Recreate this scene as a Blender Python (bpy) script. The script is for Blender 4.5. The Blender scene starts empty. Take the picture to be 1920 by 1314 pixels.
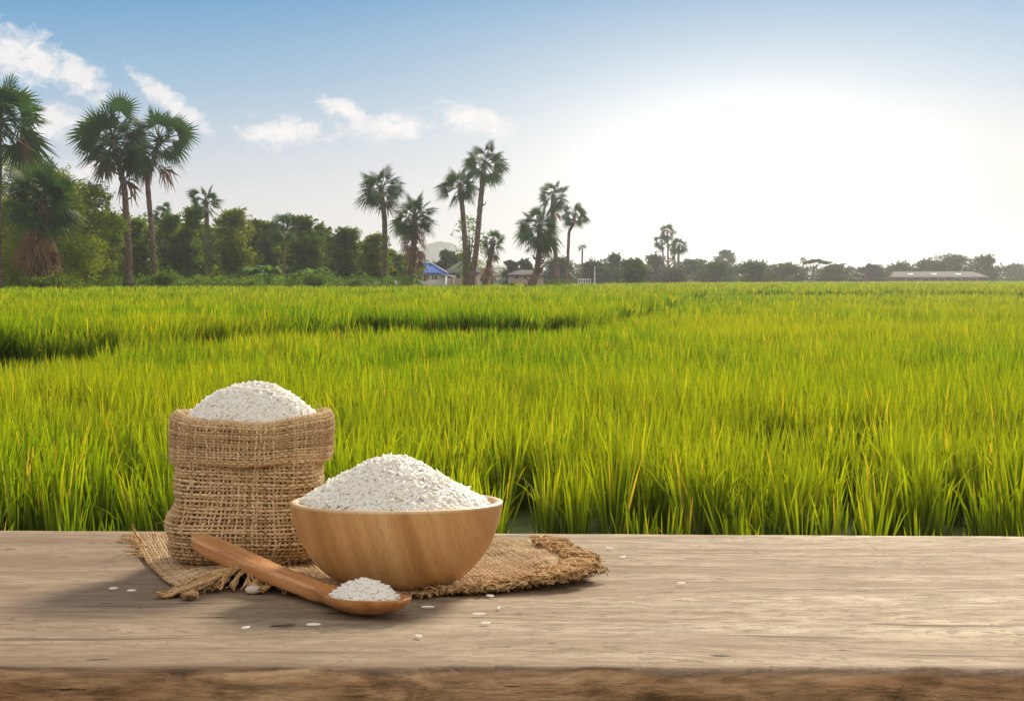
import bpy, math, random
import numpy as np
from math import radians as RAD, pi as PI

# ------------------------------------------------------------------ camera, sky, sun, exposure
F = 4200.0; CX = 960.0; HY = 521.0; CZ = 1.65     # focal length in photo pixels, picture centre, horizon row, eye height
TAB = CZ - 0.175                                   # table top height
scene = bpy.context.scene
COL = scene.collection
cam = bpy.data.cameras.new("camera"); camo = bpy.data.objects.new("camera", cam); COL.objects.link(camo)
cam.sensor_width = 36; cam.lens = F/1920*36; cam.shift_y = -(657-HY)/1920
camo.location = (0, 0, CZ); camo.rotation_euler = (RAD(90), 0, 0)
cam.clip_start = 0.05; cam.clip_end = 20000
cam.dof.use_dof = True; cam.dof.focus_distance = 1.28; cam.dof.aperture_fstop = 450
scene.cycles.adaptive_threshold = 0.006
scene.camera = camo

SUN_EL, SUN_AZ = RAD(26), RAD(19)                  # azimuth to the right of the view axis
sun = bpy.data.lights.new("sun", 'SUN'); suno = bpy.data.objects.new("sun", sun); COL.objects.link(suno)
sun.energy = 4.5; sun.angle = RAD(11.0); sun.color = (1.0, 0.88, 0.66)
suno.rotation_euler = (RAD(90)-SUN_EL, 0, PI - SUN_AZ)
suno.location = (20, 60, 40)

scene.view_settings.view_transform = 'Standard'; scene.view_settings.look = 'None'
scene.view_settings.exposure = 0.60; scene.view_settings.gamma = 1

class NT:
    """small wrapper for building node trees"""
    def __init__(s, tree): s.t = tree; s.n = tree.nodes; s.n.clear()
    def node(s, typ, **kw):
        nd = s.n.new(typ)
        for k, v in kw.items(): setattr(nd, k, v)
        return nd
    def put(s, sock, v):
        if v is None: return
        if isinstance(v, bpy.types.NodeSocket): s.t.links.new(v, sock)
        elif isinstance(v, (tuple, list)):
            v = tuple(v)
            if sock.type == 'RGBA' and len(v) == 3: v = v + (1,)
            sock.default_value = v
        else: sock.default_value = v
    def m(s, op, a, b=None, c=None, clamp=False):
        nd = s.node('ShaderNodeMath', operation=op, use_clamp=clamp)
        s.put(nd.inputs[0], a); s.put(nd.inputs[1], b); s.put(nd.inputs[2], c)
        return nd.outputs[0]
    def mix(s, f, a, b, blend='MIX'):
        nd = s.node('ShaderNodeMix', data_type='RGBA', blend_type=blend)
        s.put(nd.inputs[0], f); s.put(nd.inputs[6], a); s.put(nd.inputs[7], b)
        return nd.outputs[2]
    def noise(s, vec, scale=5, detail=3, rough=0.5, dist=0.0):
        nd = s.node('ShaderNodeTexNoise')
        s.put(nd.inputs['Vector'], vec); nd.inputs['Scale'].default_value = scale
        nd.inputs['Detail'].default_value = detail; nd.inputs['Roughness'].default_value = rough
        nd.inputs['Distortion'].default_value = dist
        return nd.outputs['Fac']
    def ramp(s, f, stops):
        nd = s.node('ShaderNodeValToRGB'); cr = nd.color_ramp
        while len(cr.elements) < len(stops): cr.elements.new(0.5)
        for e, (p, c) in zip(cr.elements, stops):
            e.position = p; e.color = (c + (1,)) if isinstance(c, tuple) else (c, c, c, 1)
        s.put(nd.inputs[0], f)
        return nd.outputs[0]
    def scale3(s, vec, sc, loc=(0, 0, 0)):
        nd = s.node('ShaderNodeMapping'); s.put(nd.inputs[0], vec)
        nd.inputs['Scale'].default_value = sc; nd.inputs['Location'].default_value = loc
        return nd.outputs[0]
    def sep(s, v):
        nd = s.node('ShaderNodeSeparateXYZ'); s.put(nd.inputs[0], v); return nd.outputs
    def comb(s, x, y, z):
        nd = s.node('ShaderNodeCombineXYZ'); s.put(nd.inputs[0], x); s.put(nd.inputs[1], y); s.put(nd.inputs[2], z); return nd.outputs[0]
    def bump(s, h, strength=0.5, dist=0.001):
        nd = s.node('ShaderNodeBump'); nd.inputs['Strength'].default_value = strength
        nd.inputs['Distance'].default_value = dist; s.put(nd.inputs['Height'], h)
        return nd.outputs[0]

# the sky: physical sky for the light of the whole dome, with a low band of haze, sun glow and clouds
world = bpy.data.worlds.new("World"); scene.world = world; world.use_nodes = True
w = NT(world.node_tree)
wout = w.node('ShaderNodeOutputWorld'); bg = w.node('ShaderNodeBackground')
w.t.links.new(bg.outputs[0], wout.inputs[0])
sky = w.node('ShaderNodeTexSky', sky_type='NISHITA', sun_disc=False)
sky.sun_elevation = SUN_EL; sky.sun_rotation = SUN_AZ
sky.air_density = 1.0; sky.dust_density = 1.5; sky.ozone_density = 1.5
tc = w.node('ShaderNodeTexCoord'); D_ = tc.outputs['Generated']
X, Y, Z = w.sep(D_)
el = w.m('MULTIPLY', w.m('ARCSINE', Z), 180/PI)            # degrees above the horizon
az = w.m('MULTIPLY', w.m('ARCTAN2', X, Y), 180/PI)         # degrees right of the view axis
STR = 0.10
blue_l = (0.16, 0.36, 0.66)
# vertical gradient, values are final radiance / STR
grad = w.ramp(w.m('DIVIDE', el, 12.0, clamp=True), [(0.0, (0.56, 0.52, 0.49)), (0.16, (0.51, 0.505, 0.50)), (0.29, (0.375, 0.43, 0.485)), (0.417, (0.23, 0.345, 0.455)), (0.59, (0.10, 0.245, 0.41)), (1.0, (0.05, 0.15, 0.32))])
wide = w.m('ABSOLUTE', az)
low = w.mix(0.0, grad, grad)
def gauss(ax, ex, sx, sz):
    a = w.m('DIVIDE', w.m('SUBTRACT', az, ax), sx); b = w.m('DIVIDE', w.m('SUBTRACT', el, ex), sz)
    r = w.m('ADD', w.m('MULTIPLY', a, a), w.m('MULTIPLY', b, b))
    return w.m('EXPONENT', w.m('MULTIPLY', r, -1.0))
g1 = gauss(6.2, 2.7, 4.3, 2.1); g2 = gauss(6.4, 1.2, 8.2, 4.7)
glow = w.m('ADD', w.m('MULTIPLY', g1, 0.22), w.m('MULTIPLY', g2, 0.03))
low = w.mix(w.m('MULTIPLY', g2, 0.92), low, (0.635, 0.61, 0.575))
low = w.mix(w.m('MULTIPLY', gauss(15.0, 0.5, 6.0, 3.2), 0.6), low, (0.56, 0.48, 0.41))
gl = w.node('ShaderNodeVectorMath', operation='SCALE'); w.put(gl.inputs[0], (1.0, 0.97, 0.92)); w.put(gl.inputs[3], glow)
low2 = w.node('ShaderNodeVectorMath', operation='ADD'); w.put(low2.inputs[0], low); w.put(low2.inputs[1], gl.outputs[0])
# clouds: soft patches broken by noise
cv = w.comb(w.m('MULTIPLY', az, 1.0), w.m('MULTIPLY', el, 1.5), 3.7)
n1 = w.noise(cv, 1.9, 9, 0.66, 0.5)
def cpatch(px, py, sx, sy, rot=0.0):
    ax = math.degrees(math.atan((px-CX)/F)); ex = math.degrees(math.atan((HY-py)/F))
    k = 57.3/F; a = w.m('SUBTRACT', az, ax); b = w.m('SUBTRACT', el, ex)
    c, s_ = math.cos(rot), math.sin(rot)
    u = w.m('ADD', w.m('MULTIPLY', a, c), w.m('MULTIPLY', b, s_)); v = w.m('SUBTRACT', w.m('MULTIPLY', b, c), w.m('MULTIPLY', a, s_))
    u = w.m('DIVIDE', u, sx*k); v = w.m('DIVIDE', v, sy*k)
    return w.m('EXPONENT', w.m('MULTIPLY', w.m('ADD', w.m('MULTIPLY', u, u), w.m('MULTIPLY', v, v)), -1.0))
cl = None
for args in [(40, 115, 150, 60, -0.35), (150, 150, 80, 40, -0.7), (95, 235, 80, 45, 0.1), (320, 195, 110, 26, -0.62), (530, 250, 100, 36, 0.0), (725, 240, 110, 34, 0.0), (640, 205, 70, 24, -0.4), (890, 225, 95, 36, -0.25), (190, 330, 90, 40, 0)]:
    g = cpatch(*args); cl = g if cl is None else w.m('MAXIMUM', cl, g)
cf = w.m('SUBTRACT', w.m('ADD', w.m('MULTIPLY', cl, 0.60), n1), 0.76)
cf = w.m('MULTIPLY', cf, 3.3, clamp=True)
cf = w.m('MULTIPLY', cf, w.m('MINIMUM', w.m('MULTIPLY', cl, 2.4), 0.92))
n2 = w.noise(cv, 2.6, 5, 0.6)
ccol = w.mix(n2, (0.53, 0.515, 0.515), (0.72, 0.69, 0.665))
low3 = w.mix(cf, low2.outputs[0], ccol)
# high thin streaks elsewhere in the sky
mixf = w.m('MULTIPLY', w.m('SUBTRACT', 24.0, el), 1/10.0, clamp=True)
ahead = w.m('MULTIPLY', w.m('SUBTRACT', 75.0, wide), 1/40.0, clamp=True)
mixf = w.m('MULTIPLY', mixf, ahead)
sk = w.node('ShaderNodeVectorMath', operation='SCALE'); w.put(sk.inputs[0], sky.outputs[0]); sk.inputs[3].default_value = 1.0
lo = w.node('ShaderNodeVectorMath', operation='SCALE'); w.put(lo.inputs[0], low3); lo.inputs[3].default_value = 1.0/STR
# added fill light: pale warm glow mixed into the dome, strongest behind the camera
back_fill = w.m('MULTIPLY', w.m('SUBTRACT', 0.35, Y), 1.1, clamp=True)
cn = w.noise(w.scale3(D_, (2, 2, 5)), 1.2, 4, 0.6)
fill_mix = w.m('MULTIPLY', w.m('ADD', 0.22, w.m('MULTIPLY', back_fill, 0.78)), w.m('ADD', 0.55, w.m('MULTIPLY', cn, 0.9)), clamp=True)
dome = w.mix(fill_mix, sk.outputs[0], tuple(v/STR for v in (0.80, 0.73, 0.65)))
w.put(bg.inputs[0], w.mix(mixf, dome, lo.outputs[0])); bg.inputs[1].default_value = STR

# ------------------------------------------------------------------ helpers
rng = np.random.default_rng(7); random.seed(7)

def mesh(name, V, faces, mat=None, smooth=False, uv=None, attr=None):
    """V (n,3); faces: list of (m,k) int arrays; uv/attr per vertex"""
    me = bpy.data.meshes.new(name)
    V = np.asarray(V, np.float32)
    faces = [np.asarray(f, np.int32) for f in faces if len(f)]
    me.vertices.add(len(V)); me.vertices.foreach_set('co', V.ravel())
    loops = np.concatenate([f.ravel() for f in faces])
    tot = np.concatenate([np.full(len(f), f.shape[1], np.int32) for f in faces])
    st = np.concatenate([[0], np.cumsum(tot)[:-1]]).astype(np.int32)
    me.loops.add(len(loops)); me.loops.foreach_set('vertex_index', loops)
    me.polygons.add(len(tot)); me.polygons.foreach_set('loop_start', st)
    try: me.polygons.foreach_set('loop_total', tot)
    except Exception: pass
    if smooth: me.polygons.foreach_set('use_smooth', np.ones(len(tot), bool))
    if uv is not None:
        l = me.uv_layers.new(name='UVMap'); l.data.foreach_set('uv', np.asarray(uv, np.float32)[loops].ravel())
    if attr is not None:
        a = me.attributes.new('tint', 'FLOAT_COLOR', 'POINT')
        c = np.ones((len(V), 4), np.float32); c[:, :attr.shape[1]] = attr
        a.data.foreach_set('color', c.ravel())
    if mat: me.materials.append(mat)
    me.update(calc_edges=True)
    return me

def link(name, me, parent=None, loc=None, label=None, cat=None, group=None, kind=None):
    o = bpy.data.objects.new(name, me); COL.objects.link(o)
    if parent is not None: o.parent = parent
    if loc is not None: o.location = loc
    if label: o['label'] = label
    if cat: o['category'] = cat
    if group: o['group'] = group
    if kind: o['kind'] = kind
    return o

def empty(name, loc, label, cat, group=None):
    o = link(name, None, None, loc, label, cat, group); o.empty_display_size = 0.1
    return o

class MB:
    """collects pieces into one mesh"""
    def __init__(s): s.V = []; s.F3 = []; s.F4 = []; s.A = []; s.U = []; s.n = 0
    def add(s, V, F, attr=None, uv=None):
        V = np.asarray(V, float); F = np.asarray(F, int)
        (s.F3 if F.shape[1] == 3 else s.F4).append(F + s.n)
        s.V.append(V); s.n += len(V)
        if attr is not None: s.A.append(np.broadcast_to(np.asarray(attr, float), (len(V), 3)))
        if uv is not None: s.U.append(uv)
    def box(s, x0, x1, y0, y1, z0, z1):
        V = [(x, y, z) for x in (x0, x1) for y in (y0, y1) for z in (z0, z1)]
        s.add(V, [(0, 1, 3, 2), (4, 6, 7, 5), (0, 4, 5, 1), (2, 3, 7, 6), (0, 2, 6, 4), (1, 5, 7, 3)])
    def build(s, name, mat, smooth=False):
        V = np.concatenate(s.V)
        fs = ([np.concatenate(s.F4)] if s.F4 else []) + ([np.concatenate(s.F3)] if s.F3 else [])
        return mesh(name, V, fs, mat, smooth, np.concatenate(s.U) if s.U else None, np.concatenate(s.A) if s.A else None)

def grid_faces(nu, nv, closed_u=False):
    i = np.arange(nu if closed_u else nu-1); j = np.arange(nv-1)
    I, J = np.meshgrid(i, j, indexing='ij'); I2 = (I+1) % nu
    return np.stack([I*nv+J, I2*nv+J, I2*nv+J+1, I*nv+J+1], -1).reshape(-1, 4)

def tube(P, R, sides=6, flat=1.0, caps=False):
    """tube along the polyline P with radius R (scalar or per point)"""
    P = np.asarray(P, float); n = len(P); R = np.broadcast_to(np.asarray(R, float), (n,))
    T = np.gradient(P, axis=0); T /= np.linalg.norm(T, axis=1, keepdims=True)+1e-12
    ref = np.array([0, 0, 1.0]) if abs(T[0, 2]) < 0.85 else np.array([1.0, 0, 0])
    A = np.cross(T, ref); A /= np.linalg.norm(A, axis=1, keepdims=True)+1e-12
    B = np.cross(A, T)
    th = np.arange(sides)*2*PI/sides
    V = P[None] + R[None, :, None]*(np.cos(th)[:, None, None]*A[None] + flat*np.sin(th)[:, None, None]*B[None])
    return V.reshape(-1, 3), grid_faces(sides, n, True)

def snoise(x, y, seed=0, scale=1.0, octs=4):
    """cheap smooth noise from random sines, about -1..1"""
    r = np.random.default_rng(seed); out = np.zeros(np.broadcast(x, y).shape)
    for o in range(octs):
        for _ in range(4):
            a = r.uniform(0, 2*PI); k = (2**o)*r.uniform(0.7, 1.4)/scale
            out = out + np.sin((x*np.cos(a)+y*np.sin(a))*k*2*PI + r.uniform(0, 2*PI))/(4*1.5**o)
    return out

def new_mat(name):
    m = bpy.data.materials.new(name); m.use_nodes = True
    return m, NT(m.node_tree)

def finish(nt, shader):
    o = nt.node('ShaderNodeOutputMaterial'); nt.t.links.new(shader, o.inputs[0])

def principled(nt, color, rough=0.7, normal=None, spec=0.3, **kw):
    p = nt.node('ShaderNodeBsdfPrincipled')
    nt.put(p.inputs['Base Color'], color); nt.put(p.inputs['Roughness'], rough)
    nt.put(p.inputs['Specular IOR Level'], spec)
    if normal is not None: nt.put(p.inputs['Normal'], normal)
    for k, v in kw.items(): nt.put(p.inputs[k], v)
    return p.outputs[0]

def leafy(name, cols, trans, tcol_gain=(1.6, 1.7, 0.8), rough=0.7, spec=0.12, nscale=0.5):
    """foliage: reflecting and translucent, colour varies per leaf by the tint attribute"""
    m, nt = new_mat(name)
    at = nt.node('ShaderNodeAttribute', attribute_name='tint')
    r, t, b = nt.sep(at.outputs['Color'])
    g = nt.node('ShaderNodeNewGeometry')
    n = nt.noise(g.outputs['Position'], nscale, 3, 0.6)
    f = nt.m('ADD', nt.m('MULTIPLY', r, 0.6), nt.m('MULTIPLY', nt.m('SUBTRACT', n, 0.3), 1.0))
    c = nt.ramp(f, [(i/(len(cols)-1), cc) for i, cc in enumerate(cols)])
    tr = nt.node('ShaderNodeBsdfTranslucent')
    nt.put(tr.inputs[0], nt.mix(1.0, c, tcol_gain, 'MULTIPLY'))
    mx = nt.node('ShaderNodeMixShader'); mx.inputs[0].default_value = trans
    nt.t.links.new(principled(nt, c, rough, None, spec), mx.inputs[1]); nt.t.links.new(tr.outputs[0], mx.inputs[2])
    finish(nt, mx.outputs[0]); return m

def plain(name, color, rough=0.8, var=0.25, scale=3.0, spec=0.08, bump=0.0):
    m, nt = new_mat(name)
    tcn = nt.node('ShaderNodeTexCoord')
    n = nt.noise(tcn.outputs['Object'], scale, 5, 0.6)
    dark = tuple(c*(1-var) for c in color); light = tuple(min(1, c*(1+var)) for c in color)
    c = nt.ramp(n, [(0.3, dark), (0.7, light)])
    finish(nt, principled(nt, c, rough, nt.bump(n, bump, 0.02) if bump else None, spec)); return m

def ground_pt(px, py, z=TAB):
    """the point at height z that the photo shows at pixel (px, py)"""
    d = (CZ - z)*F/(py-HY); return np.array([(px-CX)/F*d, d, z])
def at(px, py, d): return np.array([(px-CX)/F*d, d, CZ+(HY-py)/F*d])

# ------------------------------------------------------------------ terrain
def smooth(a, b, x):
    t = np.clip((x-a)/(b-a), 0, 1); return t*t*(3-2*t)
NEARX = [-2200, -400, 0, 130, 260, 400, 560, 700, 850, 1000, 1100, 1200, 1270, 1300, 1330, 1700, 4500]
NEARD = [24, 26, 28.7, 31, 37, 39.5, 45.5, 48, 47.5, 45.5, 50, 62, 92, 125, 150, 160, 160]
FARX = [-2200, -400, 0, 200, 400, 700, 900, 1100, 1230, 1280, 1330, 1700, 4500]
FARD = [34, 36, 38.5, 40, 45, 54, 51.5, 55, 82, 120, 156, 165, 165]
def dn(px): return 0.955*np.interp(px, NEARX, NEARD)
def df(px): return np.maximum(0.893*np.interp(px, FARX, FARD), dn(px)+1.6)
def terrain(x, y):
    px = CX + F*x/np.maximum(y, 1.0); r = y
    z = 0.28*smooth(dn(px)*1.0, df(px)*0.99, r)
    bank = (1-smooth(3.0, 5.6, y))*0.72
    z = z + bank
    z = z + 0.02*snoise(x, y, 5, 6.0, 3)*(y > 6)
    return z
def build_ground():
    ys = np.concatenate([np.linspace(-30, 2, 12), np.linspace(2.5, 12, 40), np.geomspace(12.3, 600, 240), np.geomspace(640, 4000, 12)])
    us = np.linspace(-1, 1, 161)
    V = []
    wd = np.where(ys < 12, 40, np.maximum(40, ys*0.62))
    wd = np.where(ys > 600, ys*0.9+0*ys, wd)
    Yg, Ug = np.meshgrid(ys, us, indexing='ij'); Xg = Ug*wd[:, None]
    Zg = terrain(Xg, Yg)
    V = np.stack([Xg, Yg, Zg], -1).reshape(-1, 3)
    m, nt = new_mat('paddy_soil')
    g = nt.node('ShaderNodeNewGeometry'); n = nt.noise(g.outputs['Position'], 1.5, 6, 0.65)
    n2 = nt.noise(g.outputs['Position'], 0.08, 3, 0.5)
    c = nt.ramp(n, [(0.3, (0.018, 0.016, 0.008)), (0.55, (0.04, 0.045, 0.014)), (0.75, (0.06, 0.085, 0.02))])
    c = nt.mix(n2, c, (0.05, 0.08, 0.015))
    finish(nt, principled(nt, c, 0.95, nt.bump(n, 0.6, 0.05), 0.03))
    link('ground', mesh('ground', V, [grid_faces(len(ys), len(us))], m, True), kind='structure')
build_ground()

# ------------------------------------------------------------------ rice field
def blades(x, y, z, h, wd, lean, phi, face, curve, rnd, patch, lv=(0, 0.38, 0.72)):
    n = len(x); lv = np.array(lv); k = len(lv)
    wf = {3: np.array([0.55, 1.0, 0.8]), 2: np.array([0.8, 0.95]), 4: np.array([0.5, 0.95, 1.0, 0.62])}[k]
    T = np.concatenate([lv, [1.0]])
    off = (lean[:, None]*T + curve[:, None]*T**3)*h[:, None]
    zz = z[:, None] + h[:, None]*(T - 0.35*(np.abs(curve[:, None])+0.4*lean[:, None]**2)*T**3)
    cx = x[:, None] + off*np.cos(phi)[:, None]; cy = y[:, None] + off*np.sin(phi)[:, None]
    hw = 0.5*wd[:, None]*wf[None]
    sx, sy = np.cos(face)[:, None], np.sin(face)[:, None]
    L = np.stack([cx[:, :k]-hw*sx, cy[:, :k]-hw*sy, zz[:, :k]], -1)
    R = np.stack([cx[:, :k]+hw*sx, cy[:, :k]+hw*sy, zz[:, :k]], -1)
    tip = np.stack([cx[:, k], cy[:, k], zz[:, k]], -1)[:, None]
    V = np.concatenate([L, R, tip], 1); m = 2*k+1
    b = (np.arange(n)*m)[:, None]
    q = [np.stack([b[:, 0]+i, b[:, 0]+k+i, b[:, 0]+k+i+1, b[:, 0]+i+1], -1) for i in range(k-1)]
    t3 = np.stack([b[:, 0]+k-1, b[:, 0]+2*k-1, b[:, 0]+2*k], -1)
    A = np.zeros((n, m, 3)); A[..., 0] = rnd[:, None]
    A[:, :k, 1] = lv; A[:, k:2*k, 1] = lv; A[:, 2*k, 1] = 1; A[..., 2] = patch[:, None]
    return V.reshape(-1, 3), np.concatenate(q), t3, A.reshape(-1, 3)

def rice_mat(name, cols, trans):
    m, nt = new_mat(name)
    a = nt.node('ShaderNodeAttribute', attribute_name='tint'); r, t, p = nt.sep(a.outputs['Color'])
    c = nt.ramp(r, cols)
    ripe = nt.m('MULTIPLY', p, 0.55, clamp=True)
    c = nt.mix(nt.m('MULTIPLY', ripe, 0.8), c, (0.17, 0.19, 0.018))
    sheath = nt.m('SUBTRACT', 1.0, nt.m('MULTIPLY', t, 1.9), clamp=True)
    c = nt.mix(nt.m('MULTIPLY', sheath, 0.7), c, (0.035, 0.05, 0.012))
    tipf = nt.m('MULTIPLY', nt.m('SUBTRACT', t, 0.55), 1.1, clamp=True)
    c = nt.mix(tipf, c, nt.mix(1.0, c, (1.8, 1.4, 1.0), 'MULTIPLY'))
    tr = nt.node('ShaderNodeBsdfTranslucent')
    nt.put(tr.inputs[0], nt.mix(1.0, c, (2.75, 2.45, 0.40), 'MULTIPLY'))
    mx = nt.node('ShaderNodeMixShader'); nt.put(mx.inputs[0], nt.m('MULTIPLY', nt.m('POWER', nt.m('MULTIPLY', t, 1.35, clamp=True), 1.5), trans))
    nt.t.links.new(principled(nt, c, 0.7, None, 0.08), mx.inputs[1]); nt.t.links.new(tr.outputs[0], mx.inputs[2])
    finish(nt, mx.outputs[0]); return m
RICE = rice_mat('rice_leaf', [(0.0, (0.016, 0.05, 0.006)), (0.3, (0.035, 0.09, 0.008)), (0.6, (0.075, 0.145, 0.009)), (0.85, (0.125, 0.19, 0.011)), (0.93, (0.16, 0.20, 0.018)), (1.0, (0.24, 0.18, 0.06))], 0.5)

def rice_height(x, y):
    """stand height 0..1.2, with thin spots and troughs"""
    h = 1 + 0.15*snoise(x, y*.7, 11, 1.7, 3) + 0.12*snoise(x*0.35, y, 12, 9, 2)
    gap = snoise(x*0.5, y*0.5, 14, 2.0, 3)
    h = h*np.where(gap > np.interp(y, [12, 22, 40], [0.26, 0.40, 0.52]), 0.5, 1.0)
    h = h*(1-0.10*smooth(15.5, 13.5, y)*(snoise(x, x*0, 15, 1.1, 3) > 0.1))
    return h

def in_plots(x, y):
    px = CX + F*x/y
    near = y < dn(px); far = y > df(px)
    # furthest reach of the rice: nearer at the left (trees), far at the right
    end = np.interp(px, [-1500, 0, 300, 650, 900, 1060, 1180, 1400, 2000, 4000], [186, 190, 205, 215, 235, 270, 330, 430, 520, 520])
    return (near | far) & (y < end)

def build_rice():
    Vs, Q, T3, As = [], [], [], []; n0 = 0
    def put(V, q, t, A):
        nonlocal n0
        Vs.append(V); Q.append(q+n0); T3.append(t+n0); As.append(A); n0 += len(V)
    def region(d0, d1, dens_hills, nb, wmul, lv, spread, hm=1.0):
        # hills by area
        half = 0.262
        area_n = int(half*2/2*(d1*d1-d0*d0)*dens_hills((d0+d1)/2))
        y = np.sqrt(rng.uniform(d0*d0, d1*d1, area_n)); x = rng.uniform(-half, half, area_n)*y
        ok = in_plots(x, y); x, y = x[ok], y[ok]
        pe = CX+F*x/y; ed = (y > df(pe)) & (y < df(pe)*1.06+1) & (pe < 1290)
        for _ in range(2): x = np.concatenate([x, x[ed]+rng.uniform(-.3, .3, ed.sum())]); y = np.concatenate([y, y[ed]+rng.uniform(0, .5, ed.sum())]); ed = np.concatenate([ed, np.zeros(len(x)-len(ed), bool)])
        hh = rice_height(x, y)
        keep = rng.random(len(x)) < np.clip((hh-0.55)*2.6, 0.08, 1); x, y, hh = x[keep], y[keep], hh[keep]
        z = terrain(x, y); n = len(x)*nb
        rep = lambda a: np.repeat(a, nb)
        phi = rng.uniform(0, 2*PI, n); rad = np.sqrt(rng.random(n))*spread
        hill_t = rep(rng.normal(0, 1, len(x)))
        lean = rad/spread*rng.uniform(0.05, 0.34, n) + 0.01
        wind = 0.05
        h = 0.70*hm*rep(hh)*rng.uniform(0.62, 1.12, n)
        curve = np.where(rng.random(n) < 0.13, rng.uniform(0.12, 0.5, n), rng.uniform(0, 0.07, n))
        bx = rep(x)+rad*np.cos(phi)*0.6; by = rep(y)+rad*np.sin(phi)*0.6
        rnd = np.clip(0.44+0.15*hill_t+rng.normal(0, 0.22, n)+0.12*snoise(bx, by*.5, 41, 3.0, 3), 0, 0.94); rnd = np.where(rng.random(n) < 0.02, 1.0, rnd)
        px = CX+F*bx/by
        ripe = np.clip(-0.12*smooth(24, 14, by)*2+0.35+0.5*snoise(bx*0.5, by*0.25, 21, 8, 3)+0.25*smooth(900, 1900, px)+0.35*smooth(25, 10, by)*0, 0, 1)
        wd = rng.uniform(0.008, 0.0155, n)*wmul
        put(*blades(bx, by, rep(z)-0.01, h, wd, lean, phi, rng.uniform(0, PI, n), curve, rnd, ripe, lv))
    f = lambda D: 20*min(1, (22/D))**2
    region(6.5, 11, lambda D: 2.0, 12, 1.1, (0, 0.3, 0.55, 0.8), 0.10, 0.6)
    region(11, 13.2, lambda D: 6, 14, 1.1, (0, 0.3, 0.55, 0.8), 0.10, 0.66)
    region(13.2, 17, lambda D: 20, 26, 1.1, (0, 0.3, 0.55, 0.8), 0.10)
    region(17, 26, lambda D: 25, 24, 1.1, (0, 0.38, 0.72), 0.10)
    region(26, 38, lambda D: 18, 20, 1.3, (0, 0.38, 0.72), 0.12)
    region(38, 56, lambda D: 15, 16, 1.75, (0, 0.38, 0.72), 0.14)
    region(56, 85, lambda D: 6, 12, 3.0, (0, 0.6), 0.17)
    region(85, 130, lambda D: 2.6, 9, 4.4, (0, 0.6), 0.22)
    region(130, 210, lambda D: 1.2, 8, 7, (0, 0.6), 0.3)
    region(210, 340, lambda D: 0.55, 8, 11, (0, 0.6), 0.4)
    region(340, 525, lambda D: 0.25, 8, 18, (0, 0.6), 0.6)
    me = mesh('rice_plants', np.concatenate(Vs), [np.concatenate(Q), np.concatenate(T3)], RICE, False, None, np.concatenate(As))
    link('rice_plants', me, label='dense stand of bright yellow-green rice plants filling the paddies', cat='rice field', kind='stuff')
    # short rough grass on the low bund between the paddies and at the near water edge
    n = 60000; y = np.sqrt(rng.uniform(20**2, 150**2, n)); y = np.where(rng.random(n) < 0.75, rng.uniform(26, 60, n), y); x = rng.uniform(-0.27, 0.27, n)*y
    ok = ~in_plots(x, y) & (y < 160); x, y = x[ok], y[ok]; n = len(x)
    V, q, t, A = blades(x, y, terrain(x, y), rng.uniform(0.06, 0.22, n), rng.uniform(0.01, 0.02, n)*np.maximum(1, y/40), rng.uniform(0.1, 0.7, n), rng.uniform(0, 2*PI, n), rng.uniform(0, PI, n), rng.uniform(0, 0.7, n), rng.uniform(0.0, 0.5, n), rng.uniform(0, 0.3, n))
    link('bund_grass', mesh('bund_grass', V, [q, t], RICE, False, None, A), label='short rough grass on the low bund between the paddies', cat='grass', kind='stuff')
build_rice()

# ------------------------------------------------------------------ materials of the far things
M_TREE = leafy('broad_leaf', [(0.014, 0.034, 0.004), (0.035, 0.072, 0.007), (0.075, 0.12, 0.009), (0.13, 0.16, 0.012)], 0.42, (2.4, 2.2, 0.6))
M_TREE2 = leafy('olive_leaf', [(0.03, 0.055, 0.006), (0.068, 0.11, 0.008), (0.12, 0.155, 0.010), (0.18, 0.19, 0.013)], 0.45, (2.6, 2.2, 0.6))
M_FAR = leafy('dusky_leaf', [(0.025, 0.042, 0.014), (0.045, 0.065, 0.02), (0.07, 0.09, 0.025)], 0.30)
M_PALM = leafy('palm_leaf', [(0.018, 0.045, 0.014), (0.035, 0.075, 0.02), (0.06, 0.11, 0.028)], 0.30, rough=0.7, spec=0.12)
M_DEAD = leafy('dead_frond', [(0.07, 0.042, 0.024), (0.16, 0.10, 0.06), (0.32, 0.22, 0.14)], 0.25, (1.3, 1.1, 0.9), 0.8)
M_IVY = leafy('creeper_leaf', [(0.04, 0.08, 0.01), (0.09, 0.15, 0.015), (0.15, 0.21, 0.02)], 0.45)
M_BANANA = leafy('banana_leaf', [(0.04, 0.09, 0.015), (0.07, 0.15, 0.02), (0.12, 0.20, 0.03)], 0.45)
M_BARK = plain('bark', (0.11, 0.075, 0.05), 0.9, 0.5, 4.0, bump=0.8)
M_PBARK = plain('palm_bark', (0.145, 0.105, 0.08), 0.9, 0.6, 3.0, bump=1.0)

def leaf_quads(P, size, tint, flatness=0.0, aspect=0.6):
    n = len(P); d = rng.normal(size=(n, 3)); d[:, 2] *= (1-flatness); d /= np.linalg.norm(d, axis=1, keepdims=True)
    e = rng.normal(size=(n, 3)); s = np.cross(d, e); s /= np.linalg.norm(s, axis=1, keepdims=True)+1e-9
    size = np.broadcast_to(np.asarray(size, float), (n,))[:, None]
    V = np.stack([P-d*size*0.5, P+s*size*aspect*0.5, P+d*size*0.5, P-s*size*aspect*0.5], 1).reshape(-1, 3)
    A = np.zeros((n, 4, 3)); A[..., 0] = tint[:, None]
    return V, np.arange(n*4).reshape(-1, 4), A.reshape(-1, 3)

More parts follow.
